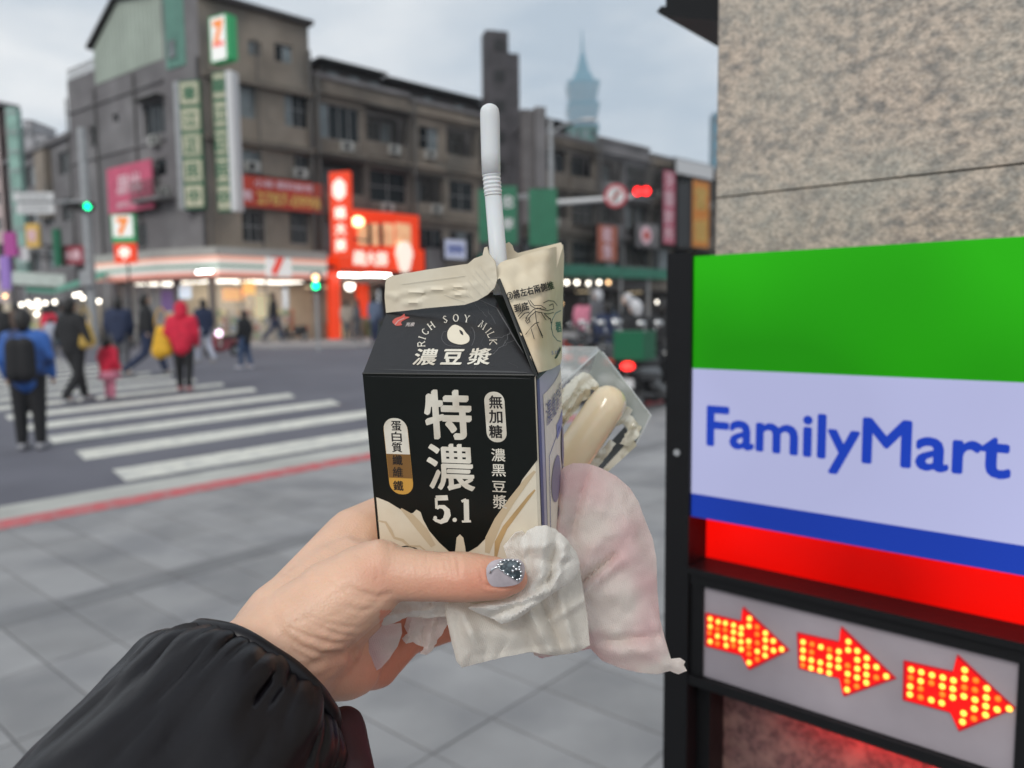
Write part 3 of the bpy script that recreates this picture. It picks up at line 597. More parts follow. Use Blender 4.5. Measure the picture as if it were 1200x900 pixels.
def signal(x, y, P, lit, label, n=3, off=0, w=.36, boxw=True):
    c = P.px(x, y); t = root('traffic_signal', label, 'traffic light', P.P(c[0]+off, c[1]-.25))
    a0 = c[0]+off-w*n/2; hb = MB(); hb.pb(P, a0, a0+w*n, c[1]-.2, c[1]+.2, .1, .4); hb.build('housing', m_black, t)
    for k in range(n):
        cc = (a0+w*(k+.5), c[1]); on = abs(cc[0]-c[0]) < (.05 if lit is m_sgrn else .4) and cc[0] > c[0]-.05
        l = MB().prism(P, [(cc[0]+.15*math.cos(q*.524), cc[1]+.15*math.sin(q*.524)) for q in range(12)], .401, .43).build('lens', lit if on else m_slens, t)
        v = MB(); 
        for q in range(7): A0 = math.pi*q/7; A1 = math.pi*(q+1)/7; v.add([P.P(cc[0]+.17*math.cos(A0), cc[1]+.17*math.sin(A0), .4), P.P(cc[0]+.17*math.cos(A1), cc[1]+.17*math.sin(A1), .4), P.P(cc[0]+.17*math.cos(A1), cc[1]+.17*math.sin(A1), .62), P.P(cc[0]+.17*math.cos(A0), cc[1]+.17*math.sin(A0), .62)], [(0, 1, 2, 3)])
        v.build('visor', m_black, t)
    return t
signal(748, 226, Pm, m_sred, 'horizontal traffic light glowing red on the mast arm', off=.36)
c = Pm.px(759, 224); MB().prism(Pm, [(c[0]+.15*math.cos(q*.524), c[1]+.15*math.sin(q*.524)) for q in range(12)], .435, .45)
c = Pm.px(722, 230); t = root('prohibition_sign', 'round red rimmed road sign hanging beside the red signal', 'road sign', Pm.P(c[0], c[1]-.5))
disc = lambda r, d0, d1, mt, nm: MB().prism(Pm, [(c[0]+r*math.cos(k*.3927), c[1]+r*math.sin(k*.3927)) for k in range(16)], d0, d1).build(nm, mt, t)
disc(.52, .15, .18, M('faded_red_rim', (.45, .05, .07), .5), 'red_rim'); disc(.38, .181, .19, m_wht, 'white_disc')
ar = MB(); ar.prism(Pm, [(c[0]-.25, c[1]-.2), (c[0]-.18, c[1]-.25), (c[0]+.25, c[1]+.2), (c[0]+.18, c[1]+.25)], .2, .21); ar.build('red_slash', m_rban, t); MB().prism(Pm, [(c[0]-.05, c[1]-.25), (c[0]+.05, c[1]-.25), (c[0]+.05, c[1]+.1), (c[0]+.22, c[1]+.1), (c[0]+.22, c[1]+.2), (c[0]-.05, c[1]+.2)], .195, .2).build('black_arrow', m_black, t)
Pg = vplane(560, 34.2, 655, 33.8)
for (x0, x1, y0, y1, lb) in ((579, 606, 218, 286, 'dark green vertical road plate right behind the straw'), (620, 653, 221, 288, 'bright green vertical road plate on the lamp pole'), (561, 573, 222, 284, 'dark green plate edge left of the straw')):
    t, r = sign('road_plate', lb, Pg, (x0, y0, x1, y1), .06, m_grn, frame=None)
    if x0 == 579: vtext(Pg, '忠孝', (r[0]+r[1])/2+.1, r[3]-.2, r[2]+.4, .5, m_wht, t, d=.01, nib=(.04, .03, 0))
    MB().tube([Pg.P(r[0], r[3]-.4, -.12), Pg.P(Pg.px(646, 240)[0], r[3]-.4, -.12)], .04, 6).build('support_bar', m_steel, t)
# ---- left pole with green signal, street name plates
Dl = 39.; Pl = vplane(60, Dl, 160, Dl)
t = root('signal_pole', 'tall grey pole with cross arm at the left corner', 'signal pole', Pl.P(Pl.px(104, 330)[0], 0))
a = Pl.px(101, 240)[0]; MB().tube([Pl.P(a, -.1), Pl.P(a-.02, Pl.px(100, 150)[1])], [.24, .2], 10).build('pole', m_steel, t)
MB().tube([Pl.P(a, Pl.px(100, 236)[1]), Pl.P(Pl.px(20, 238)[0], Pl.px(20, 238)[1])], .07, 8).build('arm', m_steel, t)
MB().pb(Pl, a-.3, a+.3, Pl.px(100, 335)[1], Pl.px(100, 318)[1], .2, .5).build('control_box', m_steel, t)
signal(107, 243, Pl, m_sgrn, 'horizontal traffic light glowing green on the grey pole', off=-.36, w=.4)
for (x0, y0, x1, y1, lb) in ((18, 226, 65, 236, 'upper white street name plate on the left arm'), (22, 239, 66, 251, 'lower white street name plate on the left arm')):
    tq, r = sign('street_name_plate', lb, Pl, (x0, y0, x1, y1), .05, m_wht, group=None, d0=.18)
    text(Pl, '忠孝東路', (r[0]+r[1])/2, (r[2]+r[3])/2, (r[3]-r[2])*.5, m_steel, tq, d=.19, w=(r[1]-r[0])*.7)
Ps = vplane(130, 38.5, 160, 38.3)
tq, r = sign('store_pole_sign', 'small lit white and green store sign above the orange square', Ps, (132, 252, 156, 283), .2, m_signw, frame=m_signg)
text(Ps, '7', (r[0]+r[1])/2, (r[2]+r[3])/2+.1, .7, m_signo, tq, d=.01, w=.5, nib=(.12, .12, 0), eps=.001)
MB().pb(Ps, r[0], r[1], r[2], r[2]+.22, .005, .02).build('green_band', m_signg, tq)
tq, r2 = sign('orange_square_sign', 'small lit orange square sign on the left corner pole', Ps, (134, 285, 158, 308), .2, m_or)
text(Ps, '中', (r2[0]+r2[1])/2, (r2[2]+r2[3])/2, .55, m_orw, tq, d=.01, nib=(.1, .1, 0), eps=.001)
tq = root('sign_post', 'thin dark post carrying the two small square signs', 'post', Ps.P(r[0]+.2, 0)); MB().tube([Ps.P((r[0]+r[1])/2, -.1, -.25), Ps.P((r[0]+r[1])/2, r[3], -.25)], .05, 8).build('post_tube', m_black, tq); MB().pb(Ps, (r[0]+r[1])/2-.15, (r[0]+r[1])/2+.15, -.0, .1, -.4, -.1).build('base_plate', m_black, tq)
# pedestrian signal
Pd = vplane(360, 33, 380, 33); c = Pd.px(370, 331); t = root('pedestrian_signal', 'small pedestrian signal with orange over green light by the store', 'traffic light', Pd.P(c[0], 0))
MB().pb(Pd, c[0]-.2, c[0]+.2, c[1]-.42, c[1]+.42, -.2, 0).build('housing', m_black, t); MB().tube([Pd.P(c[0], -.1, -.1), Pd.P(c[0], c[1]-.4, -.1)], .06, 8).build('post', m_steel, t)
for dz, mt in ((.2, m_bulbo), (-.15, m_sgrn)): MB().prism(Pd, [(c[0]+.13*math.cos(q*.524), c[1]+dz+.13*math.sin(q*.524)) for q in range(12)], .005, .03).build('lens', mt, t)
# ================================================================== LEFT STREET
def block(name, label, x0, d0, x1, d1, ytop, mt, depth=12, wins=(), floors=4, nb=3, group=None):
    P = vplane(x0, d0, x1, d1); zt = P.px((x0+x1)/2, ytop)[1]; W_ = P.px(x1, 365)[0]-P.px(x0, 365)[0]
    b = root(name, label, 'building', P.P(W_/2, 0), group); ops = []
    hf = (zt-4.2)/floors
    for f in range(floors):
        for j in range(nb):
            w_ = W_/nb; ops.append((j*w_+w_*.22, j*w_+w_*.8, 4.2+f*hf+hf*.3, 4.2+f*hf+hf*.78))
    wall(P, 0, W_, 0, zt, ops, mt, b)
    for o in ops: window(P, *o, b, nx=2)
    MB().pb(P, 0, W_, .1, zt-.1, -depth, -.8).build('building_core', mt, b); MB().pb(P, -.15, W_+.15, zt, zt+.35, -depth, .3).build('parapet_cap', m_cw3, b)
    MB().pb(P, 0, .02, 0, zt, -depth, 0).build('side_wall', mt, b)
    return P, b
Pb, bb = block('grey_apartment_block', 'dark grey apartment block left of the corner building', 20, 66, 96, 56, 172, m_cw3, floors=3, nb=4)
MB().pb(Pb, Pb.px(60, 365)[0], Pb.px(60, 365)[0]+2.2, 9, 14, .02, .5).build('stair_bay', m_cw2, bb)
block('pale_pink_tower', 'pale pink tiled block at the left edge', -60, 80, 13, 74, 128, M('pink_tile_wall', (.5, .40, .38), .8, var=.1, vs=.5), floors=7, nb=5, depth=2)
m_far = M('distant_pale_wall', (.38, .37, .38), .9)
for k, (x0, x1, y, lb) in enumerate(((24, 40, 150, 'distant pale high rise left of the rooftop trees'), (42, 52, 142, 'distant slim pale high rise between the others'), (54, 68, 158, 'lower distant pale block above the grey apartments'))):
    block('distant_tower', lb, x0, 230, x1, 230, y, m_far, floors=8, nb=3)
# green lattice signs
Px = vplane(12, 52, 28, 52); tq, r = sign('green_vertical_sign', 'tall faded mint green sign tower at the left edge', Px, (13, 126, 26, 330), .5, M('mint_sheet', (.25, .42, .36), .6, var=.25, vs=1.5))
for k in range(9): MB().pb(Px, r[0], r[1], r[2]+1+k*1.25, r[2]+1.12+k*1.25, .005, .06).build('cross_bar', m_steel, tq)
MB().pb(Px, r[0]+.3, r[0]+.5, 0, r[2], -.4, -.2).build('post', m_steel, tq)
mg = M('magenta_lit', (.3, .05, .2), .5, emit=(.9, .1, .7), es=.12)
for (x0, y0, x1, y1, mt, lb, tx) in ((4, 272, 17, 300, mg, 'small magenta sign at the left edge', None), (30, 262, 45, 290, m_yel, 'small faded yellow banner on the left street', '市'), (62, 268, 69, 312, m_grn, 'narrow dark green vertical sign on the left street', None), (71, 288, 98, 310, M('maroon_board', (.3, .04, .06), .6), 'maroon shop board left of the grey pole', '水果'), (0, 300, 10, 340, M('purple_board', (.25, .15, .4), .6, emit=(.4, .25, .8), es=.2), 'purple vertical board at the left edge', None), (20, 290, 33, 306, m_wht, 'small white board on the left street', None)):
    P_ = vplane(x0, 50, x1, 49.6); tq, r = sign('shop_sign', lb, P_, (x0, y0, x1, y1), .2, mt)
    MB().pb(P_, r[0], r[0]+.06, r[2]+.2, r[2]+.3, -4.5, -.2).build('bracket', m_black, tq)
    if tx: text(P_, tx, (r[0]+r[1])/2, (r[2]+r[3])/2, (r[3]-r[2])*.5, m_pinkt, tq, d=.01, nib=(.08, .06, 0), eps=.001)
# market awnings and stalls
m_awg = M('green_awning_cloth', (.10, .30, .22), .7, var=.15, vs=2); m_aww = M('pale_awning_cloth', (.45, .50, .46), .7, var=.15, vs=2)
def awning(label, x0, x1, y0, y1, d, mt, drop):
    P = vplane(x0, d+2.2, x1, d+2.2); P2 = vplane(x0, d, x1, d)
    a0, b0 = P.px(x0, y0); a1, b1 = P.px(x1, y0+drop); c0, e0 = P2.px(x0, y1); c1, e1 = P2.px(x1, y1+drop)
    t = root('market_awning', label, 'awning', P2.P((c0+c1)/2, 0)); K = 7; m = MB()
    for i in range(K):
        f0, f1 = i/K, (i+1)/K; A = P.P(a0+(a1-a0)*f0, b0+(b1-b0)*f0); B = P.P(a0+(a1-a0)*f1, b0+(b1-b0)*f1); Cc = P2.P(c0+(c1-c0)*f1, e0+(e1-e0)*f1); Dd = P2.P(c0+(c1-c0)*f0, e0+(e1-e0)*f0); z = Vector((0, 0, -.06))
        m.box8([A+z, B+z, Cc+z, Dd+z, A, B, Cc, Dd])
    m.build('cloth', mt, t)
    for c_, e_ in ((c0, e0), (c1, e1)): MB().tube([P2.P(c_, -.1), P2.P(c_, e_)], .04, 6).build('pole', m_steel, t)
awning('green sloping market awning beside the grey pole', 66, 124, 336, 342, 44, m_awg, -18)
awning('pale market awning over the left stalls', 14, 76, 318, 332, 46, m_aww, 4)
awning('small green awning below the pale one', 30, 66, 334, 341, 45, m_awg, 2)
ORD = 'first second third fourth fifth sixth seventh eighth ninth tenth eleventh twelfth thirteenth fourteenth fifteenth sixteenth seventeenth eighteenth nineteenth'.split()
pos = [(25, 357), (33, 355), (37, 358), (44, 353), (45, 359), (53, 355), (64, 354), (81, 350), (83, 354), (88, 346), (93, 345), (97, 349), (105, 353), (111, 353), (116, 353), (43, 368), (6, 347), (101, 379), (28, 367)]
for k, (x, y) in enumerate(pos):
    d = 43-(k % 3)*.7; c = at(x, y, d); t = root('market_bulb', 'bright bare bulb strung over the market stalls, %s from the left' % ORD[sorted(pos).index((x, y))], 'bulb', c, 'bulbs strung over the market')
    MB().ball(c, .095, 8, 6).build('bulb_glass', m_bulbo if k in (16, 17, 18) else m_bulbw, t, True); MB().tube([c, c+Vector((0, 0, .55))], .012, 4).build('cord', m_black, t)
for k in range(6):
    x = 5+k*18; p = ground(x, 398, -.12); t = root('market_stall', 'crowded market stall, %s from the left edge' % ('first', 'second', 'third', 'fourth', 'fifth', 'sixth')[k], 'stall', (p.x, p.y-8, -.12), 'market stalls at the left')
    q = Vector((p.x*.86, p.y*.86, -.12)); m = MB(); m.bx(q.x-1, q.x+1, q.y-.5, q.y+.5, -.12, .75); m.build('counter', random.choice((m_steel, m_awg, m_frame)), t)
    for j in range(8): 
        gx = q.x-.9+j*.23; MB().bx(gx, gx+.2, q.y-.45, q.y+.2, .75, .85+random.random()*.35).build('produce_box', random.choice(m_shelf), t)
    MB().bx(q.x-1.2, q.x+1.2, q.y+1.2, q.y+1.3, -.12, 2.5).build('back_board', random.choice((m_roof, m_cw3, m_beige)), t)
# rooftop plants and trees
m_leaf = M('leaf_green', (.05, .09, .035), .6, var=.4, vs=3); m_leafd = M('dark_leaf', (.03, .055, .03), .6, var=.3, vs=3); m_bark = M('bark', (.08, .06, .045), .9)
def tree(label, base, h, r, dens=260, lm=None, sp=.55, name='small_tree'):
    t = root(name, label, 'tree', base); b = Vector(base); tr = MB(); tr.tube([b, b+Vector((.02*h, 0, h*.5)), b+Vector((0, .02, h*.8))], [h*.03, h*.02, h*.01], 6)
    for k in range(7): a = k*.9; s_ = b+Vector((0, 0, h*(.4+.06*k))); tr.tube([s_, s_+Vector((math.cos(a)*r*.8, math.sin(a)*r*.8, h*.22))], [h*.012, h*.004], 5)
    tr.build('trunk', m_bark, t); c = MB(); rnd = random.Random(int(h*100))
    cl = [(b+Vector((rnd.uniform(-1, 1)*r*.75, rnd.uniform(-1, 1)*r*.75, h*rnd.uniform(.45, 1))), r*rnd.uniform(.22, .42)) for _ in range(12)]
    for _ in range(dens):
        cc, cr_ = rnd.choice(cl); v = Vector((rnd.gauss(0, 1), rnd.gauss(0, 1), rnd.gauss(0, 1))).normalized()*cr_*rnd.uniform(.5, 1.05); p = cc+v
        u = Vector((rnd.gauss(0, 1), rnd.gauss(0, 1), rnd.gauss(0, .6))).normalized(); w_ = u.orthogonal().normalized(); s_ = r*.09*rnd.uniform(.6, 1.3)
        c.add([p-u*s_, p-w_*s_*.5, p+u*s_, p+w_*s_*.5], [(0, 1, 2, 3)])
    c.build('crown', lm or m_leaf, t)
def roofz(P, b): return P
zb_ = Pb.px(80, 172)[1]+.35
tree('small bushy tree on the roof beside the corner building', Pb.P(Pb.px(84, 365)[0], zb_, -2), 2.6, 1.1, 420, m_leafd)
tree('thin sparse tree on the grey block roof', Pb.P(Pb.px(76, 365)[0], zb_, -2.6), 4.0, .9, 120, m_leafd)
tree('low shrub on the grey block roof edge', Pb.P(Pb.px(62, 365)[0], zb_, -1.5), 1.4, .7, 200, m_leafd)
# ================================================================== DISTANT SKYSCRAPER
m_tower = M('blue_green_glass_tower', (.035, .19, .27), .4, var=.1, vs=.02)
Tb = at(683, 366, 1430); Tb.z = -.12
t = root('skyscraper', 'tall tiered blue green tower with spire fading into haze', 'skyscraper', Tb)
def frus(mb, z0, z1, h0, h1):
    mb.box8([(Tb.x-h0, Tb.y-h0, z0), (Tb.x+h0, Tb.y-h0, z0), (Tb.x+h0, Tb.y+h0, z0), (Tb.x-h0, Tb.y+h0, z0), (Tb.x-h1, Tb.y-h1, z1), (Tb.x+h1, Tb.y-h1, z1), (Tb.x+h1, Tb.y+h1, z1), (Tb.x-h1, Tb.y+h1, z1)])
b_ = MB(); frus(b_, -.12, 108, 31, 22); b_.build('base_section', m_tower, t)
for k in range(8):
    z = 108+k*38; b_ = MB(); frus(b_, z, z+35, 22, 29); frus(b_, z+35, z+38, 27, 27); b_.build('tier', m_tower, t)
    l_ = MB()
    for j in range(7): zz = z+4+j*4.3; h = 22+(zz-z)/35*7+.3; frus(l_, zz, zz+.9, h, h+.1)
    l_.build('floor_band', m_far, t)
b_ = MB(); frus(b_, 412, 428, 19, 15); frus(b_, 428, 446, 11, 9); frus(b_, 446, 462, 7, 5); b_.build('crown_section', m_tower, t)
b_ = MB(); b_.tube([(Tb.x, Tb.y, 462), (Tb.x, Tb.y, 485), (Tb.x, Tb.y, 508)], [3.2, 2, .6], 8); b_.build('spire', m_tower, t)
for k, (x0, x1, y, d, lb) in enumerate(((664, 700, 148, 420, 'pale green distant block right below the skyscraper'), (834, 850, 132, 900, 'blue hazy high rise beside the pillar edge'))):
    block('distant_highrise', lb, x0, d, x1, d, y, (M('teal_wall', (.05, .16, .14), .6), m_tower)[k], depth=20, floors=12, nb=4)
# haze
hz = MB(); hz.bx(-420, 520, -60, 1520, -1.12, 516); m_h = bpy.data.materials.new('haze'); m_h.use_nodes = True; nt_ = m_h.node_tree; nt_.nodes.remove(nt_.nodes['Principled BSDF'])
pv = N(nt_, 'ShaderNodeVolumePrincipled'); pv.inputs['Density'].default_value = .00024; pv.inputs['Color'].default_value = (.88, .94, 1, 1); pv.inputs['Anisotropy'].default_value = .2
nt_.links.new(pv.outputs[0], [n for n in nt_.nodes if n.type == 'OUTPUT_MATERIAL'][0].inputs['Volume'])
HAZE = tag(hz.build('haze', m_h), 'pale blue city haze', kind='stuff')
# ================================================================== PEOPLE
m_skin = M('skin', (.55, .36, .26), .5, sss=.1); m_hair = M('black_hair', (.012, .01, .009), .5)
def remesh(o, vox, sm=4, fac=.5, sub=False):
    r = o.modifiers.new('remesh', 'REMESH'); r.mode = 'VOXEL'; r.voxel_size = vox; r.use_smooth_shade = True
    s = o.modifiers.new('smooth', 'SMOOTH'); s.factor = fac; s.iterations = sm
    bpy.context.view_layer.update()
    me = bpy.data.meshes.new_from_object(o.evaluated_get(bpy.context.evaluated_depsgraph_get())); old = o.data; mt = old.materials[0] if old.materials else None
    o.modifiers.clear(); o.data = me
    if mt and not me.materials: me.materials.append(mt)
    bpy.data.meshes.remove(old); me.polygons.foreach_set('use_smooth', [True]*len(me.polygons)); return o
def cloth(name, c, r=.8): return M(name, c, r, var=.15, vs=8)
def person(label, fx, fy, hpx, yaw, top, bot, hood=False, skirt=None, bag=None, pack=None, stride=.0, arms=(0, 0), lean=0, shoe=(.25, .25, .25), z=-.12, ride=False, group=None, child=False, hat=None):
    g = ground(fx, fy, z); dd = proj(g)[2]; H_ = hpx*dd/FPX
    t = root('person', label, 'person', g, group); k = H_/1.7; cs, sn = math.cos(yaw), math.sin(yaw)
    wf = 1.4 if child else 1.0
    def W(x, y, zz):  # x right of person, y forward
        x *= wf
        x, y = x*k, (y+lean*zz*.3)*k; return g+Vector((x*cs-y*sn, x*sn+y*cs, zz*k))
    hs = 1.35 if child else 1.0
    sh, hip = (.19, .10); kn = .27*stride
    L_ = [((-hip*.9, 0, .88), (-hip, kn*.7, .48), (-hip, kn*1.0+.0, .09)), ((hip*.9, 0, .88), (hip, -kn*.2, .47), (hip, -kn*1.4, .12 if stride else .09))]
    A_ = [((-sh, 0, 1.37), (-sh-.05-arms[0]*.1, -.02-stride*.05, 1.10+arms[0]*.08), (-sh-.03-arms[0]*.25, .08+stride*.12, .87+arms[0]*.25)), ((sh, 0, 1.37), (sh+.05+arms[1]*.1, -.02+stride*.02, 1.10+arms[1]*.08), (sh+.03+arms[1]*.25, .1-stride*.1, .87+arms[1]*.25))]
    b = MB(); c = lambda p, q, r0, r1, mb=b: mb.cap(W(*p), W(*q), r0*k, r1*k, 10)
    hd = W(0, .03, 1.58); b.ball(hd, (.078*k*hs, .088*k*hs, .11*k*hs)); c((0, .09, 1.55), (0, .11, 1.545), .014, .014); c((0, 0, 1.4), (0, .02, 1.5), .055, .05)
    for s_ in (-1, 1): c((s_*.08, .02, 1.57), (s_*.085, .02, 1.59), .013, .014)
    c((0, 0, .95), (0, 0, 1.2), .13, .14); c((-.12, 0, 1.34), (.12, 0, 1.34), .085, .085); c((0, 0, 1.1), (0, 0, 1.32), .14, .12)
    for a in L_: c(a[0], a[1], .085, .06); c(a[1], a[2], .058, .04); c(a[2], (a[2][0], a[2][1]+.13, .045), .04, .032)
    for a in A_:
        c(a[0], a[1], .05, .04); c(a[1], a[2], .038, .028); e = (a[2][0], a[2][1]+.02, a[2][2]-.09); c(a[2], e, .032, .024)
    body = b.build('body', m_skin, t, True); remesh(body, .016*k+.002, 3)
    j = MB(); c2 = lambda p, q, r0, r1: j.cap(W(*p), W(*q), r0*k*wf, r1*k*wf, 12); pf = 1.12 if hood else 1
    c2((-.075, -.01, 1.0), (-.09, -.01, 1.3), .15*pf, .13*pf); c2((.075, -.01, 1.0), (.09, -.01, 1.3), .15*pf, .13*pf); c2((0, -.01, .86), (0, 0, 1.3), .17*pf, .14); c2((-.15, 0, 1.38), (.15, 0, 1.38), .085, .085); c2((0, 0, 1.42), (0, .01, 1.46), .085, .07)
    for a in A_: c2(a[0], a[1], .082*pf, .07*pf); c2(a[1], tuple(np.array(a[2])*.96+np.array(a[1])*.04), .068*pf, .05)
    jk = j.build('jacket', top, t, True); remesh(jk, .018*k+.002, 3)
    pm = MB(); c3 = lambda p, q, r0, r1: pm.cap(W(*p), W(*q), r0*k, r1*k, 12)
    c3((-.07, 0, .9), (.07, 0, .9), .14, .14)
    for a in L_: c3(a[0], a[1], .115, .085); c3(a[1], tuple(np.array(a[2])+np.array((0, 0, .03))), .082, .066)
    po = pm.build('trousers', bot, t, True); remesh(po, .018*k+.002, 3)
    for a in L_:
        s_ = MB(); s_.cap(W(a[2][0], a[2][1]-.03, .045), W(a[2][0], a[2][1]+.17, .04), .052*k, .042*k, 10); s_.build('shoe', M('shoe', shoe, .6), t, True)
    hr = MB()
    if hood: hr.ball(W(0, -.015, 1.58), (.125*k, .135*k, .15*k)); hr.cap(W(0, -.03, 1.45), W(0, -.04, 1.5), .12*k, .12*k); hr.build('hood', top, t, True)
    else: hr.ball(W(0, -.005, 1.60), (.094*k*hs, .104*k*hs, .118*k*hs)); hr.cap(W(0, -.05, 1.5), W(0, -.04, 1.6), .07*k*hs, .085*k*hs); hr.build('hair', hat or m_hair, t, True)
    if skirt: s_ = MB(); s_.tube([W(0, 0, .98), W(0, 0, .78), W(0, 0, .6)], [.17*k, .25*k, .30*k], 14); s_.build('skirt', skirt, t, True)
    if pack:
        s_ = MB(); s_.cap(W(-.06, -.2, .95), W(-.06, -.2, 1.28), .11*k, .1*k); s_.cap(W(.06, -.2, .95), W(.06, -.2, 1.28), .11*k, .1*k); bo = s_.build('backpack', pack, t, True); remesh(bo, .02*k, 3)
    if bag:
        mt, bx_, bz_, sz = bag; q = W(bx_, .04, bz_); t2 = root('bag', 'bag carried by the %s' % label.split(' in ')[0] if 0 else bag_label(label), 'bag', q)
        s_ = MB(); s_.cap(q+Vector((-.1*sz*k, 0, -.35*sz*k)), q+Vector((-.02*sz*k, 0, .3*sz*k)), .24*sz*k, .17*sz*k); s_.cap(q+Vector((.12*sz*k, 0, -.3*sz*k)), q+Vector((.05*sz*k, 0, .3*sz*k)), .22*sz*k, .15*sz*k); o2 = s_.build('bag_body', mt, t2, True); remesh(o2, .022*k, 3)
        hp = [q+Vector((.2*sz*k*math.cos(a), 0, .45*sz*k+.55*sz*k*math.sin(a))) for a in np.linspace(0, math.pi, 8)]; MB().tube(hp, .012*k, 6).build('handle', mt, t2)
    return t
def bag_label(l): return 'round yellow shoulder bag on the person in black' if 'black coat' in l else 'yellow and orange shopping bag held by the red hooded person'
R_ = math.radians
c_blue = M('blue_jacket', (.03, .12, .42), .6, var2=(.015, .03, .10), vs2=5); c_blk = cloth('black_cloth', (.014, .014, .016)); c_nav = cloth('navy_cloth', (.02, .03, .07)); c_red = cloth('red_coat', (.62, .015, .05)); c_jean = cloth('jeans', (.04, .07, .14)); c_gry = cloth('grey_cloth', (.10, .10, .11)); c_yel = cloth('yellow_bag', (.75, .42, .03)); c_pale = cloth('pale_cloth', (.4, .42, .5)); c_pink = cloth('pink_cloth', (.6, .2, .28)); c_tan = cloth('tan_bag', (.5, .33, .08)); c_brn = cloth('brown_cloth', (.12, .08, .06))
person('man seen from behind in a blue jacket with black backpack', 38, 527, 163, R_(15), c_blue, c_blk, pack=c_blk, shoe=(.3, .3, .32), arms=(.1, .1))
person('walking person in black coat carrying a yellow shoulder bag', 92, 472, 122, R_(-20), c_blk, c_blk, stride=.8, bag=(c_tan, .26, 1.12, .42), lean=-.1, shoe=(.4, .4, .4), arms=(.2, .5))
person('small child in a red coat and pink skirt', 130, 469, 72, R_(-35), c_red, c_pink, skirt=c_pink, arms=(.7, .1), shoe=(.2, .2, .22), child=True)
person('person in a dark navy coat walking away on the stripes', 143, 441, 92, R_(20), c_nav, c_gry, stride=.5)
person('tall person in black jacket striding with legs apart', 175, 440, 95, R_(-60), c_blk, c_nav, stride=1.2, arms=(.2, .2))
person('person in a red hooded coat and black trousers', 217, 458, 103, R_(10), c_red, c_blk, hood=True, bag=(c_yel, -.38, .98, .62), shoe=(.45, .2, .2), stride=.3, arms=(.3, .1))
person('person in navy jacket and pale trousers beyond the red coat', 241, 425, 74, R_(50), c_nav, c_pale, stride=.7)
person('person in black jacket and blue jeans past the stripe ends', 288, 432, 68, R_(70), c_blk, c_jean, stride=.3, shoe=(.45, .45, .5), arms=(.1, .6))
person('dark dressed person crossing in front of the store', 322, 401, 58, R_(-70), c_blk, c_nav, stride=1.0, z=0)
person('person in grey jacket by the orange restaurant', 419, 401, 50, R_(90), c_gry, c_gry, z=0, stride=.4)
person('person in slate blue jacket left of the carton', 440, 404, 58, R_(-30), cloth('slate_cloth', (.1, .13, .2)), c_nav, z=0)
person('person in beige coat before the restaurant', 407, 399, 46, R_(20), cloth('beige_cloth', (.35, .3, .25)), c_gry, z=0)
person('person in red top behind the blue jacket man', 60, 415, 55, R_(0), c_red, c_blk, stride=.4)
person('person in brown coat near the market stalls', 22, 412, 56, R_(40), c_brn, c_blk, stride=.4)
person('person in grey coat near the market stalls', 72, 410, 52, R_(-40), c_gry, c_nav, stride=.4)
person('person in white top left of the navy coat', 62, 418, 46, R_(10), c_pale, c_gry)
person('person in black near the left frame edge', 4, 425, 70, R_(-10), c_blk, c_blk)
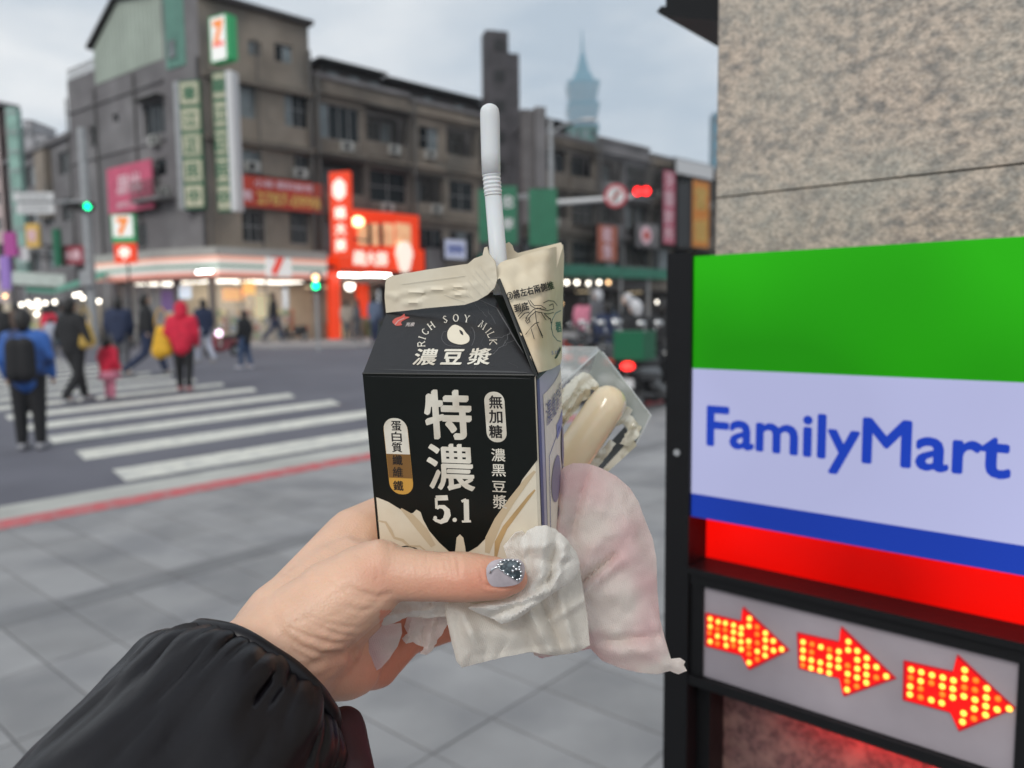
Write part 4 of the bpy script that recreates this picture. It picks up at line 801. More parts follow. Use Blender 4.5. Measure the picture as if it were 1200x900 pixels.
# ================================================================== SCOOTERS
m_tyre = M('tyre_rubber', (.015, .015, .015), .8); m_tail = M('lit_tail_light', (1, .02, .02), .4, emit=(1, .02, .015), es=5); m_mir = M('mirror', (.6, .6, .6), .1, metal=1)
def scooter(label, loc, yaw, paint, plate=None, lit=False, s=1., box=None, tail=True, group='scooters parked by the kerb'):
    g = Vector(loc); t = root('motor_scooter', label, 'scooter', g, group); cs, sn = math.cos(yaw), math.sin(yaw)
    def W(x, y, z): return g+Vector(((x*cs-y*sn)*s, (x*sn+y*cs)*s, z*s))  # y forward
    for y in (-.58, .62):
        w_ = MB(); ps = [W(0, y+.2*math.cos(a), .24+.2*math.sin(a)) for a in np.linspace(0, 2*math.pi, 17)]; w_.tube(ps, .052*s, 8, False); wo = w_.build('wheel', m_tyre, t, True); MB().tube([W(-.05, y, .24), W(.05, y, .24)], .12*s, 12).build('rim', m_steel, wo)
    b = MB(); c = lambda p, q, r0, r1: b.cap(W(*p), W(*q), r0*s, r1*s, 10)
    c((0, -.62, .62), (0, -.1, .56), .13, .16); c((0, -.75, .66), (0, -.5, .6), .07, .12); c((-.07, -.2, .4), (-.09, .1, .3), .12, .09); c((.07, -.2, .4), (.09, .1, .3), .12, .09); c((0, .0, .28), (0, .42, .28), .11, .1); c((0, .42, .3), (0, .40, .8), .12, .13); c((-.1, .42, .4), (-.1, .42, .75), .09, .1); c((.1, .42, .4), (.1, .42, .75), .09, .1); c((0, .62, .47), (0, .45, .5), .08, .1)
    bo = b.build('body', paint, t, True); remesh(bo, .025*s, 3)
    st = MB(); st.cap(W(0, -.62, .76), W(0, -.05, .73), .12*s, .11*s); st.build('seat', m_black, t, True)
    h = MB(); h.tube([W(-.33, .3, 1.0), W(-.12, .37, 1.02), W(.12, .37, 1.02), W(.33, .3, 1.0)], .018*s, 6); h.tube([W(0, .4, .8), W(0, .37, 1.02)], .04*s, 8); h.build('handlebar', m_black, t, True)
    for k in (-1, 1):
        m = MB(); m.tube([W(k*.22, .33, 1.0), W(k*.3, .3, 1.2)], .008*s, 5); m.ball(W(k*.33, .29, 1.24), (.07*s, .025*s, .05*s)); m.build('mirror', m_mir, t, True)
    MB().tube([W(0, .62, .24), W(0, .45, .6)], .035*s, 8).build('fork', m_steel, t)
    MB().tube([W(.14, -.3, .3), W(.17, -.8, .36)], [.03*s, .05*s], 8).build('exhaust', m_black, t)
    MB().ball(W(0, -.8, .72), (.085*s, .05*s, .05*s)).build('tail_light', m_tail if lit else m_rban, t, True)
    p = MB(); P_ = Plane(W(0, -.86, .5), (cs, sn, 0)); p.pb(P_, -.13, .13, -.07, .07, 0, .01); po = p.build('number_plate', plate or m_wht, t)
    fd = MB(); fd.tube([W(0, -.58+.26*math.cos(a), .24+.26*math.sin(a)) for a in np.linspace(.3, 2.4, 8)], .055*s, 6); fd.build('mudguard', m_black, t, True)
    if box: bb = MB(); P2 = Plane(W(0, -.78, .8), (cs, sn, 0)); bb.pb(P2, -.24, .24, 0, .42, -.42, 0); bo2 = bb.build('cargo_box', box, t)
    return t
m_pblk = M('scooter_black', (.012, .012, .014), .25, coat=.6); m_pwh = M('scooter_white', (.5, .5, .52), .25, coat=.6); m_pgr = M('scooter_grey', (.035, .037, .04), .3, coat=.5); m_prd = M('scooter_maroon', (.2, .02, .03), .3, coat=.5); m_gbox = M('green_cargo_box', (.0, .11, .045), .5, emit=(0, .5, .2), es=.0)
for (x, y, yw, mt, lb, kw) in ((766, 486, -35, m_pblk, 'black scooter with green box and lit red tail light beside the sign frame', dict(box=m_gbox, lit=True)), (738, 478, -30, m_pblk, 'black scooter directly left of the one with the green box', {}), (716, 474, -36, m_pblk, 'black scooter above the corner of the clear snack tray', {}), (694, 468, -33, m_pgr, 'grey scooter nearest the carton side panel', {}), (780, 468, -30, m_pgr, 'grey scooter partly behind the sign post', {}),
                             (752, 462, -42, m_pblk, 'black scooter in the second row under the white helmet', {}), (728, 456, -42, m_prd, 'maroon scooter in the second row', {}), (706, 450, -38, m_pblk, 'black scooter in the second row, leftmost in view', {}), (770, 446, -42, m_pwh, 'white scooter in the back row by the post', {}), (742, 440, -42, m_pblk, 'black scooter in the back row', {}), (690, 438, -45, m_pgr, 'dark grey scooter farthest along the kerb', {}), (718, 432, -30, m_pwh, 'white scooter at the back of the parked group', {}), (675, 428, -30, m_pblk, 'black scooter at the far end of the group', {})):
    scooter(lb, ground(x, y, -.12), R_(yw), mt, s=1.14 if y > 445 else 1., **kw)
t_ = scooter('dark scooter with pale pink headlight waiting by the store', ground(262, 418, -.12), R_(150), m_prd, group=None); q = ground(262, 418, -.12); MB().ball(q+Vector((.2, -.9, .95)), .13, 8, 6).build('headlight', M('pink_headlight', (1, .8, 1), .4, emit=(1, .75, .95), es=3), t_, True)
person('rider in black with white helmet among the parked scooters', 744, 480, 128, R_(40), c_blk, c_blk, hat=m_pwh, arms=(.2, .5))
person('person in black jacket beside the sign post', 776, 470, 118, R_(-30), c_blk, c_gry)
person('person in dark navy coat standing between the scooter rows', 712, 452, 98, R_(15), c_nav, c_blk)
person('rider in grey jacket standing among the parked scooters', 700, 430, 90, R_(60), c_gry, c_blk, hat=m_pwh)
person('person in black with white helmet beside the parked scooters', 735, 445, 100, R_(80), c_blk, c_gry, hat=m_pwh)
person('person in pink top beyond the parked scooters', 683, 415, 66, R_(10), c_pink, c_gry)
scooter('black scooter parked at the store front', ground(345, 399, 0), R_(100), m_pblk, group=None)
for k in range(5): 
    scooter('dark scooter in the row before the corner store, %s from the left' % ('first', 'second', 'third', 'fourth', 'fifth')[k], ground(172+k*14, 401-k*.3, 0), R_(60+k*7), (m_pblk, m_prd, m_pgr)[k % 3], group='scooters before the corner store')
# ================================================================== STONE PILLAR AND SIGN
a0_ = None
P0 = CAM+ray(812, 432)*.75
SG = Plane((P0.x, P0.y, 0), -AX, (0, 0, 1), -BX)     # s to the right, z up, offset towards the camera
m_fr = M('black_sign_frame', (.007, .007, .008), .45, bump=.1, bs=60, spec=.25)
def stone_mat():
    m = bpy.data.materials.new('beige_granite'); m.use_nodes = True; nt = m.node_tree; b = nt.nodes['Principled BSDF']; L = nt.links.new
    tc = N(nt, 'ShaderNodeTexCoord'); mp = N(nt, 'ShaderNodeMapping'); mp.inputs['Rotation'].default_value = (.55, .45, .3); mp.inputs['Scale'].default_value = (.9, 1, 1.35); L(tc.outputs['Object'], mp.inputs[0])
    def noi(s, d=6): t = N(nt, 'ShaderNodeTexNoise'); t.inputs['Scale'].default_value = s; t.inputs['Detail'].default_value = d; L(mp.outputs[0], t.inputs['Vector']); return t
    n1 = noi(85, 8); r1 = N(nt, 'ShaderNodeValToRGB'); r1.color_ramp.elements[0].position = .35; r1.color_ramp.elements[0].color = (.23, .21, .19, 1); r1.color_ramp.elements[1].position = .60; r1.color_ramp.elements[1].color = (.56, .455, .365, 1); L(n1.outputs[0], r1.inputs[0])
    n2 = noi(330, 4); r2 = N(nt, 'ShaderNodeMapRange'); r2.inputs[1].default_value = .3; r2.inputs[2].default_value = .7; r2.inputs[3].default_value = .62; r2.inputs[4].default_value = 1.3; L(n2.outputs[0], r2.inputs[0])
    n3 = noi(9, 3); r3 = N(nt, 'ShaderNodeMapRange'); r3.inputs[1].default_value = .35; r3.inputs[2].default_value = .65; L(n3.outputs[0], r3.inputs[0])
    mg = N(nt, 'ShaderNodeMixRGB'); mg.inputs[2].default_value = (.43, .41, .35, 1); L(r3.outputs[0], mg.inputs[0]); L(r1.outputs[0], mg.inputs[1])
    mm = N(nt, 'ShaderNodeMixRGB', blend_type='MIX'); mm.inputs[0].default_value = .55; L(r1.outputs[0], mm.inputs[1]); L(mg.outputs[0], mm.inputs[2])
    mu = N(nt, 'ShaderNodeMixRGB', blend_type='MULTIPLY'); mu.inputs[0].default_value = 1; L(mm.outputs[0], mu.inputs[1]); L(r2.outputs[0], mu.inputs[2]); L(mu.outputs[0], b.inputs['Base Color']); b.inputs['Roughness'].default_value = .55
    bp = N(nt, 'ShaderNodeBump'); bp.inputs['Strength'].default_value = .25; bp.inputs['Distance'].default_value = .001; L(n2.outputs[0], bp.inputs['Height']); L(bp.outputs[0], b.inputs['Normal']); return m
m_st = stone_mat(); DS = -.052
se = SG.px(839, 150, DS)[0]; zs = SG.px(839, 232, DS)[1]
pil = root('stone_pillar', 'beige speckled granite pillar behind the lit shop sign', 'pillar', SG.P(se+.4, 0, DS-.3))
MB().pb(SG, se+.01, 1.2, -.12, 5, DS-.6, DS-.008).build('pillar_core', m_joint, pil)
m_dst = M('shaded_red_lit_granite', (.13, .075, .07), .5, var=.5, vs=160, var2=(.22, .14, .12), vs2=60)  # lower slabs: shade and red glow on the stone put into the colour
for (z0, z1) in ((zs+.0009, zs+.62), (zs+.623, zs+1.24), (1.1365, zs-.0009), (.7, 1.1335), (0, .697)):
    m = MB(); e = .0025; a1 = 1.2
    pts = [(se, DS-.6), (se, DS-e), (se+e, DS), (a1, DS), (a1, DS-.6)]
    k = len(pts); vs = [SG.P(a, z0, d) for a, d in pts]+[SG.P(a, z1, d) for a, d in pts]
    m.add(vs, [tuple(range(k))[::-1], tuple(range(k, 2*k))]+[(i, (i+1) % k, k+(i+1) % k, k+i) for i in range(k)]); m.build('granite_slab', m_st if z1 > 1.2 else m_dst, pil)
def glowmat(n, c, e, v=.08):
    m = bpy.data.materials.new(n); m.use_nodes = True; nt = m.node_tree; b = nt.nodes['Principled BSDF']; b.inputs['Base Color'].default_value = (*[x*.1 for x in c], 1); b.inputs['Roughness'].default_value = .35; b.inputs['Specular IOR Level'].default_value = .12
    t = N(nt, 'ShaderNodeTexNoise'); t.inputs['Scale'].default_value = 5; t.inputs['Detail'].default_value = 1; tc = N(nt, 'ShaderNodeTexCoord'); nt.links.new(tc.outputs['Object'], t.inputs['Vector'])
    r = N(nt, 'ShaderNodeMapRange'); r.inputs[1].default_value = .35; r.inputs[2].default_value = .65; r.inputs[3].default_value = e*(1-v); r.inputs[4].default_value = e*(1+v); nt.links.new(t.outputs[0], r.inputs[0]); nt.links.new(r.outputs[0], b.inputs['Emission Strength']); b.inputs['Emission Color'].default_value = (*c, 1); return m
# dark lamp housing above
tq = root('metal_lamp_housing', 'black metal awning corner jutting from the pillar at the top', 'awning', SG.P(se, 1.8, DS))
r = [SG.px(785, 22, DS-.1), SG.px(838, 46, DS-.1)]
m = MB(); u0 = SG.px(790, 20, DS-.1)[0]; zt0 = SG.px(790, 22, DS-.1)[1]; zt1 = SG.px(836, 46, DS-.1)[1]
m.prism(SG, [(u0, zt0), (se+.001, zt1), (se+.001, zt1+.25), (u0, zt0+.25)], DS-.2, DS-.08); m.build('housing', m_fr, tq)
m = MB(); m.prism(SG, [(u0-.006, zt0+.001), (u0, zt0-.004), (se, zt1-.004), (se, zt1+.002), (u0, zt0+.006)], DS-.21, DS-.07); m.build('lip', m_fr, tq)
# lightbox
g_green = glowmat('sign_green', (.020, .38, .005), .84, .26); g_white = glowmat('sign_white', (.50, .52, .80), .85, .08); g_blue = glowmat('sign_blue', (.014, .05, .42), .85, .12); g_text = glowmat('sign_lettering_blue', (.016, .06, .52), .85)
SE = .30
fb = root('shop_lightbox_sign', 'glowing green, white and blue shop sign in black frame beside the pillar', 'sign', SG.P(SE/2, 1.0, 0))
zt = 1.552; zgw = 1.444; zbb = 1.297; zbw = SG.px(812, 578)[1]
MB().pb(SG, .002, SE-.002, zbb+.001, zt-.002, -.028, -.004).build('box_body', m_fr, fb)
MB().pb(SG, .0, SE, zgw, zt, -.004, 0).build('green_panel', g_green, fb); MB().pb(SG, .0, SE, zbw, zgw, -.004, .0004).build('white_panel', g_white, fb); MB().pb(SG, .0, SE, zbb, zbw, -.004, 0).build('blue_band', g_blue, fb)
v_, f_, wh_ = glyphs('FamilyMart'); x0 = SG.px(828, 510)[0]; x1 = SG.px(1186, 530)[0]; zz0 = SG.px(829, 483)[1]; zz1 = SG.px(829, 526)[1]
h_F = (zz0-zz1)/.69*wh_[1]*.72; 
text(SG, 'FamilyMart', (x0+x1)/2, (SG.px(960, 488)[1]+SG.px(985, 553)[1])/2, SG.px(960, 487)[1]-SG.px(985, 555)[1], g_text, fb, d=.0006, w=x1-x0-.003, nib=(.028, .028, 0), eps=.00001)
# frame: left post, right post, rails
fr = root('sign_stand', 'black steel stand frame holding the lit sign and arrow panel', 'sign frame', SG.P(-.013, 0, -.02))
MB().pb(SG, -.027, -.0005, 0.0, 1.556, -.034, .004).build('post', m_fr, fr); MB().pb(SG, SE+.0005, SE+.028, 0.0, 1.556, -.034, .004).build('post', m_fr, fr)
zr0, zr1 = 1.229, 1.247
MB().pb(SG, 0, SE, zr0, zr1-.006, -.034, .002).build('rail', m_fr, fr); MB().pb(SG, 0, SE, zr1-.006, zr1, -.034, .007).build('rail_lip', m_fr, fr)
MB().pb(SG, 0, SE, 1.125, 1.1345, -.034, .003).build('rail', m_fr, fr)
MB().pb(SG, 0, .013, 1.1345, zr0, -.034, -.0005).build('side_plate', m_fr, fr); MB().pb(SG, 0, .014, .9, 1.125, -.05, -.018).build('side_plate', m_fr, fr)
MB().pb(SG, 0, SE, .55, .58, -.034, .002).build('rail', m_fr, fr)
MB().pb(SG, -.06, SE+.06, 0.0, .008, -.1, .08).build('foot_plate', m_fr, fr)
MB().tube([SG.P(-.014, 1.36, .004), SG.P(-.014, 1.36, .0055)], .0035, 8).build('bolt', m_steel, fr)
# red strip lamps lighting the stone behind, plus an added panel imitating that glow
m_rgp = glowmat('painted_red_glow', (.9, .004, .002), .85, .35); m_strip = M('red_strip_light', (1, 0, 0), .5, emit=(1, .0, .0), es=14); m_strip2 = M('red_strip_light', (1, 0, 0), .5, emit=(1, .0, .0), es=55)
t = root('red_strip_lamp', 'red glowing light strip behind the lower edge of the lit sign', 'lamp', SG.P(SE/2, zbb, -.03)); MB().pb(SG, .016, SE-.005, zbb-.001, zbb+.003, -.034, -.0285).build('strip', m_strip, t); MB().pb(SG, .016, SE-.005, zbb+.003, zbb+.006, -.036, -.0282).build('strip_holder', m_fr, t); MB().pb(SG, -.022, SE-.001, zr1-.03, zbb-.0002, -.0475, -.0445).build('added_red_glow_panel', m_rgp, t)
t = root('red_strip_lamp', 'red glowing light strip under the arrow panel', 'lamp', SG.P(SE/2, 1.124, -.03)); MB().pb(SG, .1, SE-.005, 1.1215, 1.1248, -.033, -.026).build('strip', m_strip2, t); MB().pb(SG, .09, SE-.002, 1.118, 1.1248, -.0255, -.022).build('strip_holder', m_fr, t)
# LED arrow board
bo = root('led_arrow_board', 'white board with three red dotted light arrows pointing right', 'light board', SG.P(.15, 1.18, -.004))
m_bd = M('grey_white_acrylic', (.36, .32, .35), .35, var=.12, vs=12)
MB().pb(SG, .0135, .2765, 1.135, 1.2285, -.012, -.004).build('board', m_bd, bo); MB().pb(SG, .277, SE, 1.135, 1.2285, -.03, .0005).build('end_cap', m_fr, bo)
m_rarr = M('red_arrow_lit', (.6, .0, .0), .5, emit=(1, .0, .0), es=.62); m_ledy = M('led_lit', (1, .5, .1), .4, emit=(1, .47, .05), es=1.9); m_ledo = M('led_dim', (1, .2, .02), .4, emit=(1, .13, .0), es=.9); m_rim = M('red_arrow_rim', (.35, .0, .01), .5, emit=(.8, 0, .01), es=.3)
AR = [[(827, 718), (869, 728), (871, 711), (925, 762), (878, 785), (869, 768), (827, 757)], [(934, 741), (984, 752), (986, 734), (1050, 795), (989, 816), (984, 795), (936, 783)], [(1059, 774), (1117, 787), (1122, 767), (1190, 830), (1124, 857), (1114, 835), (1058, 820)]]
def Z(o, sc, l, dim=()): return [(o[0]+x/sc, o[1]+y/sc, i in dim) for i, (x, y) in enumerate(l)]
L1 = [(134,212),(190,232),(241,242),(298,256),(354,275),(410,210),(134,265),(185,283),(239,289),(298,304),(350,318),(407,262),(464,268),(130,310),(185,332),(241,345),(295,357),(350,372),(405,369),(464,320),(522,312),(134,370),(185,385),(246,398),(297,400),(352,425),(405,410),(465,380),(465,440),(522,360),(522,415),(577,367),(579,434),(636,425),(407,457),(407,519),(465,495),(520,469)]
D1 = {7, 8, 12, 13, 19, 22, 24, 26, 27, 34, 36}
L2 = [(787,375),(787,432),(785,487),(785,537),(850,390),(847,446),(845,502),(843,557),(912,409),(908,518),(906,574),(972,428),(972,480),(972,537),(970,592),(1038,441),(1036,498),(1035,552),(1106,372),(1104,431),(1100,540),(1100,598),(1097,650),(1096,709)]
D2 = {3, 4, 5, 11, 20, 22}
L2b = [(28,197),(28,260),(28,322),(26,384),(24,446),(95,247),(93,305),(92,364),(91,420),(162,310),(162,384),(231,375)]
L3 = [(407,328),(404,385),(400,446),(398,503),(478,346),(474,409),(473,462),(473,523),(553,367),(549,423),(548,542),(629,384),(625,446),(626,503),(622,563),(704,404),(700,464),(699,523),(783,331),(783,391),(781,454),(777,516),(775,636),(768,696),(861,404),(855,471),(855,540),(851,604),(848,673),(939,461),(935,525),(932,585),(930,647),(1017,533),(1011,609),(1096,604)]
D3 = {1, 6, 7, 9, 13, 20, 24, 25, 28, 33}
LED = [Z((810, 690), 6, L1, D1), Z((810, 690), 6, L2, D2)+Z((1000, 730), 6, L2b, {4, 10}), Z((1000, 730), 6, L3, D3)]
bm_ = {}
def ledmesh(mt, k):
    if k not in bm_:
        q = MB().ball((0, 0, 0), (.0025, .0025, .0025), 8, 5); me = bpy.data.meshes.new('led_bulb'); me.from_pydata([tuple(v) for v in q.v], [], q.f); me.polygons.foreach_set('use_smooth', [True]*len(me.polygons)); me.materials.append(mt); bm_[k] = me
    return bm_[k]
for i in range(3):
    pts = [SG.px(x, y, -.003) for x, y in AR[i]]; ca = (sum(p[0] for p in pts)/7, sum(p[1] for p in pts)/7)
    arw = MB().prism(SG, pts, -.004, -.0022).build('arrow', m_rim, bo)
    MB().prism(SG, [(ca[0]+(p[0]-ca[0])*.93, ca[1]+(p[1]-ca[1])*.93) for p in pts], -.0022, -.0016).build('arrow_face', m_rarr, arw)
    for (x, y, dim) in LED[i]:
        u_, v2 = SG.px(x, y, -.001); o = bpy.data.objects.new('led_bulb', ledmesh(m_ledo if dim else m_ledy, dim)); put(o, arw); o.location = SG.P(u_, v2, -.001)
# ================================================================== SOY MILK CARTON
CAMM = ROT
def cc(x, y, d): return CAM+ROT @ Vector((x, y, -d))       # camera-oriented coordinates
TL = at(425, 438, .334); TR = at(627, 440, .317)
hv = (ROT @ Vector((.0023, -.0663, -.0165))).normalized()
PF = Plane(TL, TR-TL, -hv); PF.ey = -(hv-PF.ex*hv.dot(PF.ex)).normalized(); PF.n = PF.ex.cross(PF.ey); 
if (CAM-PF.O).dot(PF.n) < 0: PF.n = -PF.n
Wc = (TR-TL).length; Hc = .112; Dc = .064
m_cblk = M('carton_black_print', (.005, .007, .006), .36, bump=.04, bs=900, spec=.3); m_ccream = M('carton_cream_board', (.76, .69, .55), .5, var=.05, vs=60, var2=(.68, .58, .42), vs2=22)
m_croof = M('carton_dark_roof_print', (.016, .015, .016), .30, bump=.12, bs=160, spec=.6)
m_cprint = M('carton_cream_print', (.76, .72, .62), .5, var=.08, vs=150, var2=(.62, .56, .46), vs2=70); m_cprintb = M('carton_black_lettering', (.012, .01, .01), .5)
ct = root('soy_milk_carton', 'black and cream soy milk carton held up in the hand, spout opened', 'drink carton', PF.P(Wc/2, -Hc, -Dc/2))
def body_pt(a, b, d): return PF.P(a, b, d)
# body with slightly rounded vertical edges and a gentle bulge of the right side
mb = MB(); rr_ = .0012; ring_ = [(rr_, 0), (Wc-rr_, 0), (Wc, -rr_)]+[(Wc+.0022*math.sin(math.pi*t), -rr_-(Dc-2*rr_)*t) for t in np.linspace(.1, .9, 7)]+[(Wc, -Dc+rr_), (Wc-rr_, -Dc), (rr_, -Dc), (0, -Dc+rr_), (0, -rr_)]
k = len(ring_); rows_ = 9
for i in range(rows_):
    f = i/(rows_-1)
    for a, d in ring_: aa = a if a <= Wc else Wc+(a-Wc)*math.sin(math.pi*min(1, f*.8+.2)); mb.v.append(PF.P(aa, -Hc*f, d))
for i in range(rows_-1):
    for j in range(k): j2 = (j+1) % k; mb.f.append((i*k+j, i*k+j2, (i+1)*k+j2, (i+1)*k+j))
mb.f.append(tuple(range((rows_-1)*k, rows_*k))); mb.f.append(tuple(range(k))[::-1])
mb.build('carton_body', m_ccream, ct)
# black front print with cream splash left below
def F_(x, y): return PF.px(x, y)
top_ = -.0002
bl = [(0.0006, top_), (Wc-.0004, top_)]
spl = [(626, 539), (612, 562), (600, 590), (590, 608), (575, 625), (560, 640), (552, 645), (546, 648), (545, 640), (543, 630), (539, 626), (535, 630), (534, 640), (533, 648), (526, 646), (515, 636), (503, 622), (496, 609), (493, 600), (488, 597), (484, 601), (478, 602), (468, 596), (455, 588), (445, 584), (438, 582)]
sp = [F_(*p) for p in spl]; sp[0] = (Wc-.0004, sp[0][1]); sp[-1] = (.0006, sp[-1][1])
MB().prism(PF, bl+sp, -.001, .00008).build('black_print', m_cblk, ct)
MB().prism(PF, [(0.0, top_), (.0008, top_), (.0008, F_(442, 660)[1]), (0, F_(442, 660)[1])], -.001, .00012).build('black_edge', m_cblk, ct)
# splash shading lines (caramel brush strokes)
m_cara = M('caramel_print', (.50, .33, .15), .5, var=.15, vs=90); m_cara2 = M('pale_caramel_print', (.58, .46, .30), .5)
def ribbon(P, pts, w, mat, name, parent, d=.00012, mb=None, ws=None):
    q = [Vector(P.px(*p)) for p in pts]; own = mb is None; mb = mb or MB(); k = len(mb.v)
    for i, p in enumerate(q):
        t = (q[min(i+1, len(q)-1)]-q[max(i-1, 0)]).normalized(); n = Vector((-t.y, t.x)); ww = w*(ws[i] if ws else 1)
        mb.v += [P.P(*(p+n*ww), d), P.P(*(p-n*ww), d)]
    for i in range(len(q)-1): mb.f.append((k+2*i, k+2*i+1, k+2*i+3, k+2*i+2))
    if own: return mb.build(name, mat, parent)
ribbon(PF, [(581, 652), (583, 636), (592, 618), (606, 600), (620, 582), (627, 574)], .0011, m_cara, 'caramel_stroke', ct, ws=[.6, 1.2, 1, .8, .6, .3])
ribbon(PF, [(571, 648), (574, 632), (584, 610), (600, 586), (618, 562), (627, 552)], .0018, m_cara2, 'caramel_stroke', ct, d=.00010, ws=[.6, 1.2, 1, .8, .6, .3])
ribbon(PF, [(443, 610), (452, 612), (458, 622), (462, 630), (472, 633), (480, 640), (492, 640), (500, 646)], .0006, m_cara2, 'caramel_stroke', ct, ws=[.5, 1, 1.4, 1, 1.3, 1, .8, .4])
ribbon(PF, [(470, 596), (482, 606), (496, 622), (508, 640)], .0022, m_cara2, 'caramel_stroke', ct, d=.00009, ws=[.2, .8, 1, .6])
# main characters
def T(s, x, y, hpx, mt=m_cprint, nib=(.035, .022, .8), P=PF, par=ct, wpx=None, d=.0002):
    a, b = P.px(x, y); h = P.px(x, y-hpx/2)[1]-P.px(x, y+hpx/2)[1]; w = None
    if wpx: w = abs(P.px(x+wpx/2, y)[0]-P.px(x-wpx/2, y)[0])
    return text(P, s, a, b, h, mt, par, d=d, nib=nib, w=w)
T('特', 525, 486, 55, nib=(.042, .022, .75), wpx=52); T('濃', 528, 547.5, 53, nib=(.026, .011, .7), wpx=53)
for ch, x, y, h in (('濃', 584, 533, 15), ('黑', 584.5, 551, 14), ('豆', 585, 570, 12.5), ('漿', 586, 588, 16)): T(ch, x, y, h, nib=(.016, .006, .6), wpx=16)
# 5.1 with slab serifs
pf = MB()
def stroke(P, pts, w, mb, d=.0002): ribbon(P, pts, w, None, '', None, d, mb)
W1 = .0011
stroke(PF, [(511, 583.5), (525, 583)], .0012, pf, .0002); stroke(PF, [(511.2, 583.5), (511.8, 596)], .0006, pf, .000204)
pts5 = [(511.8+0, 596), (515, 593.5), (520, 594), (524, 598), (524.6, 603), (522, 609), (516.5, 611.5), (511, 609.5), (509, 607)]
ribbon(PF, pts5, .0011, None, '', None, .000208, pf, ws=[.5, .7, 1, 1.3, 1.4, 1.2, .9, .7, .9])
for (cx_, cy_, rr2) in ((510.2, 606.5, 2.2), (533, 609, 2.6)):
    pf.add([PF.P(*PF.px(cx_+rr2*math.cos(q*.6283), cy_+rr2*math.sin(q*.6283)), .00021) for q in range(10)], [tuple(range(10))])
stroke(PF, [(546.5, 585), (547, 611)], .0012, pf, .0002); stroke(PF, [(541.5, 611), (552, 610.6)], .0005, pf, .000204); stroke(PF, [(546.5, 585), (541, 587.5)], .0006, pf, .000208)
pf.build('number_print', m_cprint, ct)
# pill labels
def pill(x0, x1, y0, y1, tilt, mt, nm, d):
    P = PF; c = P.px((x0+x1)/2, (y0+y1)/2); a0, a1 = P.px(x0, (y0+y1)/2)[0], P.px(x1, (y0+y1)/2)[0]; b1, b0 = P.px((x0+x1)/2, y0)[1], P.px((x0+x1)/2, y1)[1]
    pts = rrect(a0, a1, b0, b1, (a1-a0)*.47); pts = [(p[0]+tilt*(p[1]-c[1]), p[1]) for p in pts]; return MB().prism(P, pts, .00005, d).build(nm, mt, ct)
pill(569, 592.5, 459, 518, -.02, m_cprint, 'pill_label', .00016)
for ch, y in (('無', 471), ('加', 488), ('糖', 505.5)): T(ch, 581, y, 15, m_cprintb, nib=(.03, .012, .6), wpx=15, d=.00022)
m_amb = M('amber_print', (.62, .33, .06), .45); m_brn = M('brown_print', (.22, .11, .03), .45)
pill(453, 481, 490, 579, -.02, m_amb, 'pill_label', .00014)
def band(y0, y1, mt, r0, d):
    c = PF.px(467, 534); a0, a1 = PF.px(453, 534)[0]+.0001, PF.px(481, 534)[0]-.0001; b1, b0 = PF.px(467, y0)[1], PF.px(467, y1)[1]
    pts = rrect(a0, a1, b0, b1, (a1-a0)*.46) if r0 else [(a0, b0), (a1, b0), (a1, b1), (a0, b1)]
    if r0: pts = [p for p in pts if p[1] > (b0+b1)/2]+[(a0, b0), (a1, b0)]
    pts = [(p[0]-.02*(p[1]-c[1]), p[1]) for p in pts]; MB().prism(PF, pts, .00005, d).build('pill_band', mt, ct)
band(490, 532, m_cprint, True, .00018); band(532, 560, m_brn, False, .00018)
for ch, y in (('蛋', 499), ('白', 511.5), ('質', 524), ('纖', 539), ('維', 553), ('鐵', 569)): T(ch, 464.5+(y-499)*.035, y, 11.5, m_cprintb, nib=(.022, .01, .6), wpx=11.5, d=.00024)
# smiling round mark low on the front, mostly behind the thumb
ribbon(PF, [(477+26*math.cos(a)*.9, 667+27*math.sin(a)) for a in np.linspace(math.radians(195), math.radians(330), 14)], .0003, m_cprintb, 'round_outline', ct)
ribbon(PF, [(477+26*math.cos(a)*.9, 674+27*math.sin(a)) for a in np.linspace(math.radians(25), math.radians(145), 14)], .0004, m_cprintb, 'round_outline', ct)
T('營養', 476, 698, 7, m_cprintb, nib=(.03, .03, 0), wpx=15)
# front roof panel
L1 = at(453, 366, .3585)
PRf = Plane(TL+(-hv)*.0, TR-TL, L1-TL); nrm = (TR-TL).cross(L1-TL).normalized(); PRf.n = nrm if nrm.dot(CAM-TL) > 0 else -nrm
PRf.ey = (PRf.ey-PRf.ex*PRf.ey.dot(PRf.ex)).normalized()
def Rp(x, y, d=0): return PRf.P(*PRf.px(x, y), d)
roof_px = [(425, 438), (627, 440), (585.5, 334), (580, 326), (560, 336), (455, 356), (453, 366.5)]
MB().prism(PRf, [PRf.px(*p) for p in roof_px], -.0006, .0).build('roof_panel', m_croof, ct)
